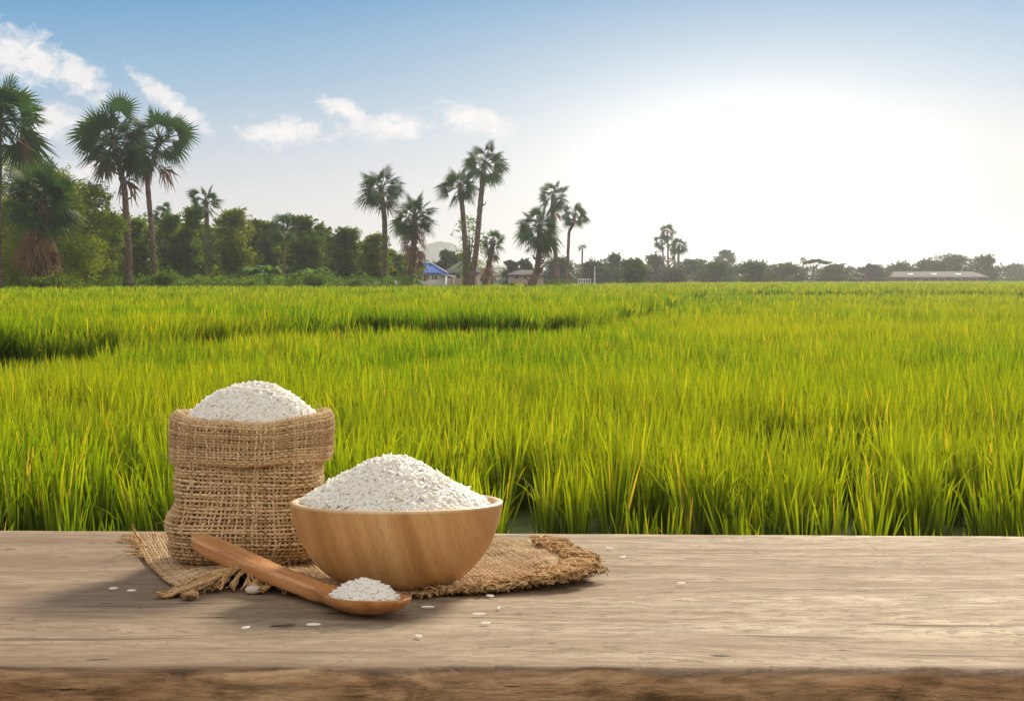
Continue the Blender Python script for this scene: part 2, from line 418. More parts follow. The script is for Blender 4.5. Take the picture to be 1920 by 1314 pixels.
def lobes_points(lobes, n, shell=0.55):
    """points spread over a set of ellipsoid clumps (cx,cy,cz,rx,ry,rz)"""
    L = np.array(lobes); wts = (L[:, 3]*L[:, 5]); idx = rng.choice(len(L), n, p=wts/wts.sum())
    d = rng.normal(size=(n, 3)); d /= np.linalg.norm(d, axis=1, keepdims=True)
    r = (shell+(1-shell)*rng.random(n)**0.7)*(1+0.18*rng.normal(size=n)*(rng.random(n) < 0.5))
    P = L[idx, :3] + d*L[idx, 3:]*r[:, None]
    tw = rng.random(n) < 0.34
    td = rng.normal(size=(len(L), 9, 3)); td[..., 2] = td[..., 2]*0.7+0.15; td /= np.linalg.norm(td, axis=2, keepdims=True)
    k = rng.integers(0, 9, n); q = td[idx, k]*rng.uniform(0.75, 1.5, n)[:, None]+rng.normal(0, 0.10, (n, 3))
    P = np.where(tw[:, None], L[idx, :3]+q*L[idx, 3:], P)
    return P, idx

def bezier(p0, p1, p2, n=8):
    t = np.linspace(0, 1, n)[:, None]
    return (1-t)**2*np.asarray(p0)+2*t*(1-t)*np.asarray(p1)+t*t*np.asarray(p2)

def tree(px, top, hw, D, label, mat=M_TREE, n=3500, bottom=0.18, nl=17, leaf=None, group=None, cat='tree', name='tree', flat=1.0, kind=None, trunk=True, open_=0.0, gz=None, seedlobes=None):
    """broadleaf tree: tapered trunk, limbs and a crown of leaf clumps"""
    base = at(px, 0, D); base[2] = terrain(base[0], base[1]) if gz is None else gz
    H = at(px, top, D)[2]-base[2]; W = hw/F*D
    leaf = leaf or max(0.20, D*0.00105)
    root = empty(name, base, label, cat, group)
    W *= 1.32; lobes = []; nl = int(nl*2.0)
    for i in range(nl):
        a = rng.uniform(0, 2*PI); zt = bottom+(1-bottom)*(i+0.5)/nl
        prof = math.sin(PI*min(1, max(0.0, (zt-bottom)/(1-bottom))*0.80+0.16))**0.7
        rr = W*rng.uniform(0.10, 0.88)*prof
        ls = W*rng.uniform(0.20, 0.40)*(0.6+0.4*prof)
        lz = min(max(ls*rng.uniform(0.55, 0.85)*flat, H*(1-bottom)/nl*2.4), H*0.16)
        lobes.append((rr*math.cos(a), rr*math.sin(a), min(H*zt, H-lz*0.9), ls, ls, lz))
    lobes.append((rng.uniform(-.15, .15)*W, 0, H*(0.95)-W*0.15, W*0.38, W*0.38, W*0.22*flat+H*0.03))
    tb = MB(); hgt = H*(0.55+0.2*rng.random())
    bend = rng.uniform(-0.06, 0.06)*H
    spine = bezier((0, 0, -0.2), (bend, 0, hgt*0.5), (bend*0.3, 0, hgt), 9)
    r0 = max(0.12, H*0.022)
    tb.add(*tube(spine, np.linspace(r0, r0*0.35, 9), 7))
    for i in rng.choice(len(lobes), min(9, len(lobes)), replace=False):
        L = lobes[i]; k = rng.integers(3, 8); s = spine[k]
        if L[2] < s[2]: s = spine[2]
        mid = (s+np.array(L[:3]))/2+np.array([0, 0, 0.06*H])
        tb.add(*tube(bezier(s, mid, L[:3], 6), np.linspace(r0*0.45, r0*0.1, 6), 5))
    if trunk: link('trunk', tb.build('trunk', M_BARK, True), root)
    n = int(n*1.7) if open_ == 0 else n; P, idx = lobes_points(lobes, n, 0.45 if open_ == 0 else 0.7)
    P = P[P[:, 2] > 0.05]; idx = idx[:len(P)]
    lt = rng.uniform(-0.25, 0.28, len(lobes))
    tint = np.clip(0.45+lt[idx]+rng.normal(0, 0.17, len(P)), 0, 1)
    V, q, A = leaf_quads(P, leaf*rng.uniform(0.6, 1.35, len(P)), tint, 0.3)
    link('crown', mesh('crown', V, [q], mat, False, None, A), root)
    return root

# ------------------------------------------------------------------ fan palms
def fan_leaf(mb, o, d, R, twist, droop, dead=False, nseg=26, pet=0.44):
    pet = pet*rng.uniform(0.8, 1.25)
    d = np.asarray(d, float); d /= np.linalg.norm(d)
    up = np.array([0, 0, 1.0]); s = np.cross(d, up)
    if np.linalg.norm(s) < 0.15: s = np.array([1.0, 0, 0])
    s /= np.linalg.norm(s); nn = np.cross(s, d)
    c, si = math.cos(twist), math.sin(twist); s2 = s*c+nn*si; n2 = np.cross(s2, d)
    hub = o+d*R*pet + np.array([0, 0, -droop*R*0.10])
    tint = float(np.clip(0.45+rng.normal(0, 0.2), 0, 1))
    V, F = tube(np.array([o, (o+hub)/2+np.array([0, 0, R*0.02]), hub]), [R*0.022, R*0.014, R*0.010], 4)
    mb.add(V, F, (tint*0.9+0.1, 0, 0))
    span = RAD(115) if not dead else RAD(60)
    L0 = R*(1-pet)
    ang = np.linspace(-span, span, nseg)
    Vs = []; Fs = []
    for i, a in enumerate(ang):
        ln = L0*(1-0.25*abs(a)/span)*rng.uniform(0.86, 1.08)
        dir_ = d*math.cos(a)+s2*math.sin(a)
        fold = (0.10 if i % 2 else -0.10)
        wid = np.cross(dir_, n2)*ln*0.5*(2*span/nseg)*(1.30 if not dead else 1.3)
        mid = hub+dir_*ln*0.46+n2*fold*ln*0.25
        tip = hub+dir_*ln+np.array([0, 0, -1])*ln*(0.10+0.35*droop*rng.uniform(0.5, 1.3))
        if dead: tip = tip+rng.normal(size=3)*ln*0.10; mid = mid+rng.normal(size=3)*ln*0.06
        b = len(Vs); Vs += [hub, mid-wid*0.5, tip, mid+wid*0.5]; Fs.append((b, b+1, b+2, b+3))
    mb.add(Vs, Fs, (tint+0.0, 0, 0))

def palm(label, D, cpx, cpy, R, bpx, tw=14, nl=30, skirt=0, ivy=0.0, mid=None, skirt_len=0.35, low=-0.75, group=None, rag=0, bpy_=None, seed=None):
    base = at(bpx, 0, D); base[2] = terrain(base[0], base[1])
    C = at(cpx, cpy, D)-base; Rm = R/F*D; r = tw*0.78/2/F*D
    root = empty('palm_tree', base, label, 'palm tree', group)
    C[1] += rng.uniform(-0.5, 0.5)
    if mid is None:
        pts = bezier((0, 0, -0.3), (C[0]*0.25, 0, C[2]*0.5), C, 26)
    else:
        ctrl = [np.array([0, 0, -0.3])]+[at(mx, my, D)-base for mx, my in mid]+[C]
        for c_ in ctrl[1:-1]: c_[1] = 0
        ctrl = np.array(ctrl); zz = np.linspace(0, 1, 40); tt = np.concatenate([[0], np.cumsum(np.linalg.norm(np.diff(ctrl, axis=0), axis=1))]); tt /= tt[-1]
        pts = np.stack([np.interp(zz, tt, ctrl[:, k]) for k in range(3)], -1)
        for _ in range(2): pts[1:-1] = (pts[:-2]+2*pts[1:-1]+pts[2:])/4
    n = len(pts); t = np.linspace(0, 1, n)
    rad = r*(0.8+0.9*np.exp(-t*9)+0.07*np.sin(np.arange(n)*2.3))
    # resample so leaf scar rings show
    tb = MB(); tb.add(*tube(pts, rad, 9))
    if rag:      # old leaf bases sticking out of the trunk
        for i in range(rag):
            k = rng.uniform(0.05, 0.85); p = np.array([np.interp(k, t, pts[:, j]) for j in range(3)]); a = rng.uniform(0, 2*PI)
            o = np.array([math.cos(a), math.sin(a), 0.0])
            tb.add(*tube(np.array([p+o*r*0.7, p+o*r*1.5+(0, 0, r*0.4), p+o*r*1.9+(0, 0, r*1.1)]), [r*0.28, r*0.2, r*0.08], 4))
    link('trunk', tb.build('trunk', M_PBARK, True), root)
    cb = MB(); nl = int(nl*0.70)
    for i in range(nl):
        u = (i+0.5)/nl
        sz = 1.0 + (low-1.0)*u**0.9     # sine of elevation from +1 down to low
        a = i*2.39996+rng.uniform(-0.3, 0.3); ce = math.sqrt(max(0.0, 1-min(1, sz*sz)))
        d = np.array([ce*math.cos(a), ce*math.sin(a), sz+0.08])
        fan_leaf(cb, C+np.array([0, 0, -Rm*0.1*u]), d, Rm*rng.uniform(0.82, 1.18), rng.uniform(-1.2, 1.2), max(0, 0.35-sz*0.5)+rng.uniform(0, 0.25))
    link('crown', cb.build('crown', M_PALM), root)
    if skirt:
        sb = MB()
        for i in range(skirt):
            k = 1-skirt_len*rng.random(); p = np.array([np.interp(k, t, pts[:, j]) for j in range(3)])
            a = rng.uniform(0, 2*PI); e = rng.uniform(0.25, 0.85)
            fan_leaf(sb, p, (e*math.cos(a), e*math.sin(a), -rng.uniform(0.35, 1.0)), Rm*rng.uniform(0.6, 0.95), rng.uniform(-1.5, 1.5), 0.9, True, 11, 0.45)
        link('dead_fronds', sb.build('dead_fronds', M_DEAD), root)
    if ivy:
        m_ = int(900*ivy*(1 if ivy < 1 else 1.6)); k = rng.random(m_)**1.3*min(ivy, 0.75)
        P = np.stack([np.interp(k, t, pts[:, j]) for j in range(3)], -1); a = rng.uniform(0, 2*PI, m_)
        rr = r*(1.05+0.9*rng.random(m_)*(1.1-k)*np.clip(1+snoise(k*8, a, 3, 1.2, 2), 0.3, 2))
        P[:, 0] += np.cos(a)*rr; P[:, 1] += np.sin(a)*rr
        V, q, A = leaf_quads(P, D*0.00105, rng.uniform(0.1, 0.9, m_))
        link('creeper', mesh('creeper', V, [q], M_IVY, False, None, A), root)
    return root

palm('tall fan palm cut by the left edge of the picture, leaning out to the right', 190, -2, 222, 114, -2, 16, 36, skirt=2)
palm('short bushy palm with a thick brown skirt of dead fronds at far left', 186, 78, 372, 84, 78, 26, 44, skirt=34, skirt_len=0.6, ivy=0.5, low=-0.7)
palm('tall fan palm with the broadest crown, left trunk of the tall pair', 214, 212, 262, 90, 240, 19, 44, skirt=5, skirt_len=0.15, mid=[(241, 470), (233, 350)], rag=26, ivy=0.12)
palm('tall fan palm with straight creeper-footed trunk, right of the tall pair', 216, 298, 262, 74, 292, 16, 34, skirt=4, skirt_len=0.12, mid=[(284, 430), (276, 340)], ivy=0.32)
palm('small distant palm showing between the tall pair and the woods', 262, 304, 402, 27, 304, 6, 22)
palm('palm with grey-green crown rising in front of the dense woods', 232, 385, 378, 40, 391, 14, 28, ivy=0.8)
palm('slim palm standing in front of the woods above banana plants', 236, 530, 428, 36, 532, 8, 30, low=-0.8)
palm('tall fan palm with two hanging fronds and leafy creeper round its trunk', 226, 714, 352, 54, 719, 16, 32, mid=[(722, 470), (721, 410)], ivy=0.55, skirt=2, skirt_len=0.08)
palm('low fan palm with a hanging skirt of brown dead fronds beside the blue-roofed house', 224, 777, 402, 50, 764, 18, 34, skirt=34, skirt_len=0.5, ivy=0.3, mid=[(775, 480), (778, 430)])
palm('fan palm with drooping crown, left of the tallest pair in the middle', 230, 862, 346, 46, 876, 15, 32, mid=[(873, 480), (868, 400)], ivy=0.4)
palm('tallest fan palm of the middle group with a curving trunk', 229, 908, 308, 49, 880, 16, 32, mid=[(893, 470), (900, 390)], rag=10, skirt=2, skirt_len=0.1)
palm('stubby palm covered in brown dead fronds at the foot of the tallest palm', 226, 925, 452, 30, 905, 16, 24, skirt=30, skirt_len=0.7, mid=[(916, 500)])
palm('shaggy leaning palm with full round crown, first of the right middle trio', 205, 1011, 424, 52, 990, 18, 42, skirt=10, skirt_len=0.25, mid=[(1008, 500), (1013, 460)], rag=60, low=-0.95)
palm('tall palm behind the shaggy leaning palm', 262, 1037, 368, 38, 1046, 13, 34, mid=[(1042, 480), (1036, 430)], low=-0.95, skirt=5, skirt_len=0.35)
palm('palm with a sharp kink in its slender trunk', 258, 1078, 402, 31, 1064, 9, 28, mid=[(1064, 500), (1067, 432), (1073, 426), (1077, 412)], ivy=0.12)
palm('tiny palm with a sparse flat crown right of the kinked palm', 330, 1092, 466, 13, 1091, 5, 12, low=0.0)
palm('tallest palm of the distant cluster on the open field', 440, 1252, 434, 19, 1253, 5, 26, low=-0.9)
palm('left palm of the distant cluster, lower than its neighbour', 438, 1241, 452, 17, 1246, 5, 24, low=-0.9)
palm('slim palm in the middle of the distant cluster', 445, 1264, 464, 15, 1266, 5, 22, low=-0.95)
palm('rightmost palm of the distant cluster with a round crown', 436, 1273, 460, 19, 1271, 7, 28, low=-0.95)
palm('small palm on the hazy skyline left of the flat-topped tree', 620, 1506, 489, 9, 1506, 4, 20)
palm('small palm crown standing above the large dark tree at far right', 560, 1853, 482, 9, 1853, 4, 18)
palm('small palm on the hazy skyline above the long shed', 640, 1696, 493, 8, 1696, 4, 18)

# ------------------------------------------------------------------ broadleaf trees, left wood
G1 = 'trees of the wood on the left'
tree(58, 292, 84, 205, 'large spreading tree towering behind the short palm at far left', n=13000, nl=24, bottom=0.15, group=G1, mat=M_TREE2)
tree(108, 322, 62, 197, 'dense warm green tree close behind the short skirted palm', n=11000, nl=22, bottom=0.05, group=G1, mat=M_TREE2)
tree(162, 345, 58, 212, 'pale green tree with arching boughs left of the tall palm pair', n=11000, nl=20, bottom=0.08, group=G1, mat=M_TREE2)
tree(205, 398, 34, 240, 'dark round-topped tree directly behind the left tall palm', n=5000, group=G1)
tree(252, 412, 32, 248, 'dark tree filling the gap between the tall palm pair', n=5000, group=G1)
tree(328, 402, 36, 252, 'dense dark tree just right of the tall palm pair', n=5500, group=G1)
tree(362, 388, 32, 250, 'dark tree behind the grey-green palm crown', n=5000, group=G1)
tree(436, 392, 42, 236, 'tall olive tree with ragged upright crown near the wood centre', n=8000, nl=20, bottom=0.08, group=G1, mat=M_TREE2)
tree(478, 412, 24, 262, 'narrow dark tree right of the olive tree', n=3500, group=G1)
tree(505, 416, 28, 258, 'dark tree behind the slim palm above the banana plants', n=4500, group=G1)
tree(568, 404, 36, 246, 'tree with a bumpy two-peaked top right of the slim palm', n=6500, nl=18, bottom=0.1, group=G1)
tree(600, 420, 26, 250, 'small-leaved tree at the right shoulder of the wood', n=4200, group=G1, mat=M_TREE2)
tree(652, 428, 36, 240, 'free-standing tree with bare lower trunk behind the white wall', n=6500, nl=18, bottom=0.28, group=G1)
tree(700, 440, 32, 230, 'bushy tree tangled with the creeper-clad palm', n=5500, bottom=0.25, group=G1, mat=M_TREE2)
tree(742, 478, 30, 268, 'low dark tree behind the brown-skirted palm', n=3500, group=G1)
tree(690, 488, 34, 275, 'low dark tree at the right end of the wood behind the white wall', n=3500, group=G1)
tree(836, 470, 18, 350, 'slender hazy tree rising between the two house roofs', n=2600, mat=M_FAR)
tree(866, 476, 26, 370, 'rounded yellowish tree behind the dark-roofed house', n=3000, mat=M_TREE2)
tree(880, 404, 36, 231, 'thin open tree with scattered leaves twined around the tallest palms', n=900, nl=18, bottom=0.25, mat=M_IVY, open_=1, leaf=0.24)
# distant line
G2 = 'hazy trees along the far side of the paddies'
FT = [(958, 489, 16, 350, 'small hazy tree left of the shaggy leaning palm'), (984, 487, 20, 360, 'hazy tree behind the grey-roofed farmhouse'),
 (1052, 484, 34, 375, 'broad hazy tree behind the trio of middle palms'), (1112, 490, 30, 390, 'hazy tree right of the tiny flat-crowned palm'),
 (1154, 477, 24, 430, 'tall airy tree left of the dark round bush tree'), (1232, 478, 30, 470, 'hazy tree behind the left of the distant palm cluster'),
 (1300, 487, 34, 480, 'broad hazy tree just right of the distant palm cluster'), (1362, 470, 22, 690, 'palest and tallest tree on the skyline right of the palm cluster'),
 (1340, 491, 38, 420, 'wide dark tree mass below the palest skyline tree'), (1412, 491, 36, 430, 'wide dark tree right of the wide dark mass'),
 (1474, 495, 32, 480, 'hazy tree at the centre of the right-hand skyline'), (1568, 496, 34, 500, 'hazy tree right of the flat-topped tree'),
 (1632, 497, 26, 510, 'low hazy tree left of the long shed'), (1690, 494, 28, 560, 'hazy tree behind the left end of the long shed'),
 (1740, 488, 30, 555, 'hazy tree behind the middle of the long shed'), (1790, 479, 46, 552, 'large broad dark tree above the right half of the long shed'),
 (1850, 480, 30, 545, 'dark tree past the right end of the long shed'), (1905, 496, 26, 700, 'pale tree at the right edge of the picture'),
 (1268, 505, 22, 430, 'low bush tree at the foot of the distant palm cluster')]
for px, tp, hw, D, lb in FT:
    tree(px, tp, hw, D, lb, mat=M_FAR, n=3000 if hw < 40 else 5000, bottom=0.03, nl=14, group=G2, leaf=max(0.34, D*0.0009))
tree(1190, 487, 23, 345, 'dark rounded bush tree standing alone on the field edge', mat=M_TREE, n=5000, bottom=0.02, nl=18)
def flat_tree():
    D = 520; base = at(1522, 0, D); base[2] = 0.2
    root = empty('tree', base, 'flat-topped umbrella-shaped tree on the hazy skyline', 'tree', G2)
    H = at(1522, 486, D)[2]-0.2; k = D/F
    tb = MB(); tb.add(*tube(bezier((0, 0, 0), (0, 0, H*.5), (10*k, 0, H*.8), 8), np.linspace(.3, .15, 8), 6))
    for dx in (-6, 6, 16, 22): tb.add(*tube(bezier((2*k, 0, H*.55), (dx*k*.6, 0, H*.75), (dx*k, 0, H*.93), 6), np.linspace(.15, .06, 6), 5))
    link('trunk', tb.build('trunk', M_BARK, True), root)
    P, i = lobes_points([(dx*k, rng.uniform(-1, 1), H*(.96-abs(dx-8)*.006), 8*k, 8*k, 2.2*k) for dx in (-8, -2, 6, 13, 20, 27)], 1600)
    V, q, A = leaf_quads(P, .45, rng.random(len(P)), .6); link('crown', mesh('crown', V, [q], M_FAR, False, None, A), root)
flat_tree()

def wood_mass(name, label, segs, mat, n, leaf, cat):
    """far mass of foliage that reads as one: segs of (px, top, D, halfwidth px)"""
    lobes = []
    for px, tp, D, hw in segs:
        p = at(px, tp, D); g = 0.2; Hh = p[2]-g
        for k in range(4):
            lobes.append((p[0]+rng.uniform(-.5, .5)*hw/F*D, D+rng.uniform(-4, 4), g+Hh*(0.12+0.22*k), hw/F*D*0.8, 4, Hh*0.19))
    P, idx = lobes_points(lobes, n, 0.3); P = P[P[:, 2] > 0.1]
    V, q, A = leaf_quads(P, leaf*rng.uniform(.6, 1.3, len(P)), rng.random(len(P)))
    link(name, mesh(name, V, [q], mat, False, None, A), label=label, cat=cat, kind='stuff')
segs = [(px, np.interp(px, [-150, 150, 350, 600, 780], [320, 388, 408, 428, 490])+rng.uniform(-6, 10), 272, 30) for px in range(-150, 780, 20)]
wood_mass('woods', 'deep shaded wood behind the trees on the left', segs, M_TREE, 80000, 0.5, 'woods')
segs = [(px, 497+5*math.sin(px*0.021)+rng.uniform(-3, 3), 740, 26) for px in range(800, 2120, 24)]
wood_mass('far_treeline', 'faint hazy tree line closing the horizon', segs, M_FAR, 26000, 0.8, 'treeline')
segs = [(px, 514+rng.uniform(-3, 2), 500+(px-1100)*0.06, 14) for px in range(930, 2050, 17)]
wood_mass('far_scrub', 'low dusky scrub at the far field edge', segs, M_FAR, 12000, 0.5, 'scrub')
segs = [(px, 516+rng.uniform(-4, 4), 222+rng.uniform(-3, 3)-max(0, 300-px)*0.06, 9) for px in range(-150, 770, 9)]
wood_mass('undergrowth', 'tangled light green weeds along the foot of the wood', segs, M_IVY, 30000, 0.20, 'undergrowth')

def shrub(px, tp, hw, D, label, mat=M_IVY, n=2200):
    p = at(px, tp, D); H = p[2]-0.2; W = hw/F*D
    root = empty('shrub', (p[0], D, 0.2), label, 'shrub')
    L = [(rng.uniform(-.6, .6)*W, rng.uniform(-.5, .5)*W, H*rng.uniform(.3, .75), W*.45, W*.45, H*.28) for _ in range(9)]
    P, i = lobes_points(L, n, .4); P = P[P[:, 2] > 0.02]
    V, q, A = leaf_quads(P, .19, rng.random(len(P)))
    link('foliage', mesh('foliage', V, [q], mat, False, None, A), root)
    sb = MB()
    for l in L: sb.add(*tube(bezier((0, 0, 0), (l[0]*.3, l[1]*.3, l[2]*.6), l[:3], 5), [.05, .04, .03, .02, .01], 4))
    link('stem', sb.build('stem', M_BARK), root)
shrub(592, 506, 27, 216, 'rounded yellow-green shrub before the banana plants')
shrub(312, 503, 24, 211, 'bright shrub spilling right from the creeper-clad tall palm')
shrub(96, 512, 60, 183, 'dense dark bush around the foot of the brown-skirted palm at far left', M_TREE, 4200)
shrub(150, 528, 36, 186, 'low dark bush between the far left palm and the tall pair', M_TREE)
shrub(470, 519, 20, 212, 'small weedy shrub at the foot of the wood below the olive tree', n=1200)
shrub(668, 522, 16, 214, 'small shrub in front of the white wall', n=1000)
shrub(1050, 523, 26, 245, 'low dark tussock around the feet of the kinked palm', M_TREE, 1500)
shrub(1242, 533, 20, 210, 'small weedy hump in the rice below the distant palms', n=600)
shrub(962, 529, 7, 206, 'tiny dark tuft left of the shaggy leaning palm', M_TREE, 300)

# ------------------------------------------------------------------ banana plants and coconut palms
def banana(px, tp, D, label, nlv=8):
    p = at(px, tp, D); H = p[2]-0.2; root = empty('banana_plant', (p[0], D, 0.2), label, 'banana plant', 'banana plants before the wood')
    sb = MB(); sb.add(*tube(np.array([(0, 0, -.1), (0.03, 0, H*.3), (0, 0, H*.5)]), [.16, .13, .08], 7)); link('stem', sb.build('stem', M_BANANA, True), root)
    lb = MB()
    for i in range(nlv):
        a = i*2.4+rng.uniform(-.3, .3); reach = H*rng.uniform(.28, .5); rise = H*rng.uniform(.3, .52)
        o = np.array([math.cos(a), math.sin(a), 0]); s = np.array([-math.sin(a), math.cos(a), 0])
        t = np.linspace(0, 1, 9); mid = np.outer(t*reach, o)+np.outer(H*.48+rise*(1.5*t-1.05*t*t*(1+.5*rng.random())), [0, 0, 1])
        wd = H*.085*np.sin(PI*np.clip(t*.93+.07, 0, 1))**.6
        V = np.concatenate([mid-s*wd[:, None]-np.array([0, 0, .3])*wd[:, None], mid, mid+s*wd[:, None]-np.array([0, 0, .3])*wd[:, None]])
        lb.add(V, grid_faces(3, 9), (rng.uniform(.2, .9), 0, 0))
    link('leaves', lb.build('leaves', M_BANANA, True), root)
banana(474, 476, 224, 'leftmost banana plant before the wood')
banana(504, 474, 222, 'big banana plant with splayed leaves below the slim palm', 10)
banana(492, 492, 226, 'small banana plant squeezed between two bigger ones')
banana(560, 490, 224, 'banana plant left of the rounded yellow-green shrub')
banana(588, 482, 223, 'upright banana plant behind the rounded yellow-green shrub')

def coconut(px, tp, hw, D, label):
    p = at(px, tp, D); H = p[2]-.2; W = hw/F*D; root = empty('coconut_palm', (p[0], D, .2), label, 'coconut palm', 'coconut palms on the far field edge')
    sb = MB(); sb.add(*tube(np.array([(0, 0, -.1), (.1, 0, H*.3), (0, 0, H*.55)]), [.3, .22, .16], 7)); link('trunk', sb.build('trunk', M_PBARK, True), root)
    lb = MB()
    for i in range(18):
        a = i*2.4; u = rng.uniform(0.1, 1); o = np.array([math.cos(a), math.sin(a), 0]); t = np.linspace(0, 1, 14)
        mid = np.outer(t*W*(.4+.6*u), o)+np.outer(H*.55+H*.45*((1.9-.6*u)*t-(1.1+.9*u)*t*t), [0, 0, 1])
        s = np.array([-math.sin(a), math.cos(a), 0])
        for sd in (-1, 1):
            ln = W*.26*np.sin(PI*np.clip(t*.85+.12, 0, 1)); Vs = []; Fs = []
            for k in range(1, 14):
                q0 = mid[k]; tip = q0+s*sd*ln[k]*.8-np.array([0, 0, ln[k]*.6])+(mid[k]-mid[k-1])*.6
                w_ = (mid[k]-mid[k-1])*.35; b = len(Vs); Vs += [q0-w_, (q0+tip)/2+w_, tip, (q0+tip)/2-w_]; Fs.append((b, b+1, b+2, b+3))
            lb.add(Vs, Fs, (rng.uniform(.2, .9), 0, 0))
    link('crown', lb.build('crown', M_FAR), root)
coconut(1590, 494, 18, 470, 'bushy coconut palm low on the far field edge')
coconut(1622, 497, 12, 500, 'smaller coconut palm left of the long shed')

# ------------------------------------------------------------------ buildings and fences
M_BLUE = plain('blue_roof_sheet', (0.04, 0.11, 0.42), 0.85, 0.15, 0.6)
M_WHITE = plain('white_render', (0.62, 0.62, 0.60), 0.8, 0.08, 1.0)
M_TAN = plain('tan_render', (0.36, 0.28, 0.21), 0.85, 0.1, 1.0)
M_GREYR = plain('grey_roof_sheet', (0.055, 0.055, 0.06), 0.9, 0.2, 0.5)
M_GREYW = plain('weathered_board', (0.11, 0.10, 0.095), 0.85, 0.3, 0.5)
M_GLASS = plain('dark_glass', (0.03, 0.035, 0.045), 0.2, 0.1, 1.0, 0.5)
M_REDW = plain('brown_door', (0.22, 0.09, 0.05), 0.6, 0.1)
M_TRIM = plain('pale_trim', (0.6, 0.62, 0.66), 0.6, 0.1)
def ridge_roof(mb, x0, x1, y0, y1, z, rx0, rx1, zr, over=0.0, th=0.12):
    ym = (y0+y1)/2
    for dz in (0, -th):
        V = [(x0, y0, z+dz), (x1, y0, z+dz), (x1, y1, z+dz), (x0, y1, z+dz), (rx0, ym, zr+dz), (rx1, ym, zr+dz)]
        mb.add(V, [(0, 1, 5, 4), (2, 3, 4, 5)]); mb.add(V, [(1, 2, 5), (3, 0, 4)])
    e = [(x0, y0), (x1, y0), (x1, y1), (x0, y1)]
    for i in range(4):
        a, b = e[i], e[(i+1) % 4]; mb.add([(a[0], a[1], z-th), (b[0], b[1], z-th), (b[0], b[1], z), (a[0], a[1], z)], [(0, 1, 2, 3)])
def house(label, D, xl, xr, eave, rl, rr, ridge, depth, roofm, wallm, openings, inset=4, name='house', cat='house', ridge_caps=False, skylights=()):
    k = D/F; ox = (xl+xr)/2; base = at(ox, 0, D); root = empty(name, (base[0], D, 0.2), label, cat)
    zz = lambda py: CZ+(HY-py)*k-0.2
    X_ = lambda px: (px-ox)*k
    rb = MB(); ridge_roof(rb, X_(xl), X_(xr), 0, depth, zz(eave), X_(rl), X_(rr), zz(ridge))
    ro = link('roof', rb.build('roof', roofm), root)
    if ridge_caps:
        cb = MB(); ym = depth/2
        for a, b in [((X_(xl), 0, zz(eave)), (X_(rl), ym, zz(ridge))), ((X_(xr), 0, zz(eave)), (X_(rr), ym, zz(ridge))), ((X_(rl), ym, zz(ridge)), (X_(rr), ym, zz(ridge)))]:
            a, b = np.array(a)+(0, -.03, .06), np.array(b)+(0, -.03, .06); cb.add(*tube(np.array([a, (a+b)/2, b]), .08, 5))
        link('ridge_cap', cb.build('ridge_cap', M_TRIM), ro)
    for s in skylights:
        sb = MB(); f0, f1 = .45, .6; zlo = zz(eave)+(zz(ridge)-zz(eave))*f0; zhi = zz(eave)+(zz(ridge)-zz(eave))*f1
        V = [(X_(s)-.6, depth/2*f0, zlo+.05), (X_(s)+.6, depth/2*f0, zlo+.05), (X_(s)+.6, depth/2*f1, zhi+.05), (X_(s)-.6, depth/2*f1, zhi+.05)]
        V += [(x, y, z-.1) for x, y, z in V]
        sb.add(V, [(0, 1, 2, 3), (4, 5, 1, 0), (5, 6, 2, 1), (7, 4, 0, 3), (6, 7, 3, 2)]); link('skylight', sb.build('skylight', M_TRIM), ro)
    wb = MB(); wb.box(X_(xl+inset), X_(xr-inset), 0.5, depth-.5, -.3, zz(eave)-.13)
    link('wall', wb.build('wall', wallm), root)
    for kind_, a, b, t_, bt, mt in openings:
        ob = MB(); ob.box(X_(a), X_(b), 0.40, 0.497, max(0, zz(bt)), zz(t_)); o = link(kind_, ob.build(kind_, mt), root)
        fb = MB(); w0 = .07
        for bx in ((X_(a)-w0, X_(a), zz(bt)-w0, zz(t_)+w0), (X_(b), X_(b)+w0, zz(bt)-w0, zz(t_)+w0), (X_(a), X_(b), zz(t_), zz(t_)+w0)):
            fb.box(bx[0], bx[1], .37, .497, max(0, bx[2]), bx[3])
        link('frame', fb.build('frame', M_TRIM), o)
    return root, X_, zz
h1, X_, zz = house('white house with a bright blue hipped roof, half hidden by a palm', 300, 776, 838, 511.5, 786, 806, 493, 8, M_BLUE, M_WHITE,
      [('window', 786, 789, 516, 523, M_GLASS), ('door', 794, 800, 515, 526, M_REDW), ('window', 801.5, 804, 516, 523, M_GLASS), ('window', 810, 813, 516, 523, M_REDW), ('window', 815, 819, 516, 523, M_REDW)], 4, ridge_caps=True)
ab = MB(); a0, a1 = X_(826), X_(854)
ab.add([(a0, -.5, zz(513)), (a1, -.5, zz(518.5)), (a1, 4, zz(518.5)), (a0, 4, zz(513)), (a0, -.5, zz(514.2)), (a1, -.5, zz(519.7)), (a1, 4, zz(519.7)), (a0, 4, zz(514.2))], [(0, 1, 2, 3), (7, 6, 5, 4), (0, 4, 5, 1), (1, 5, 6, 2), (2, 6, 7, 3)])
link('carport_roof', ab.build('carport_roof', M_TRIM), h1)
for xx in (a1-.2, a0+1.0):
    pb = MB(); pb.box(xx-.05, xx+.05, -.4, -.3, 0, zz(518.9 if xx > a0+1.5 else 515.3)); link('post', pb.build('post', M_TRIM), h1)
house('tan house with a dark grey hipped roof beside the blue-roofed house', 330, 828, 900, 511.5, 861, 868, 490, 9, M_GREYR, M_TAN,
      [('window', 854, 863, 515, 521, M_GLASS), ('window', 840, 845, 515, 521, M_GLASS)], 4)
house('small white outbuilding behind the low wall, left of the brown-skirted palm', 290, 738, 758, 516, 744, 752, 511, 4, M_GREYR, M_WHITE, [('door', 741, 745, 518, 526, M_REDW)], 2)
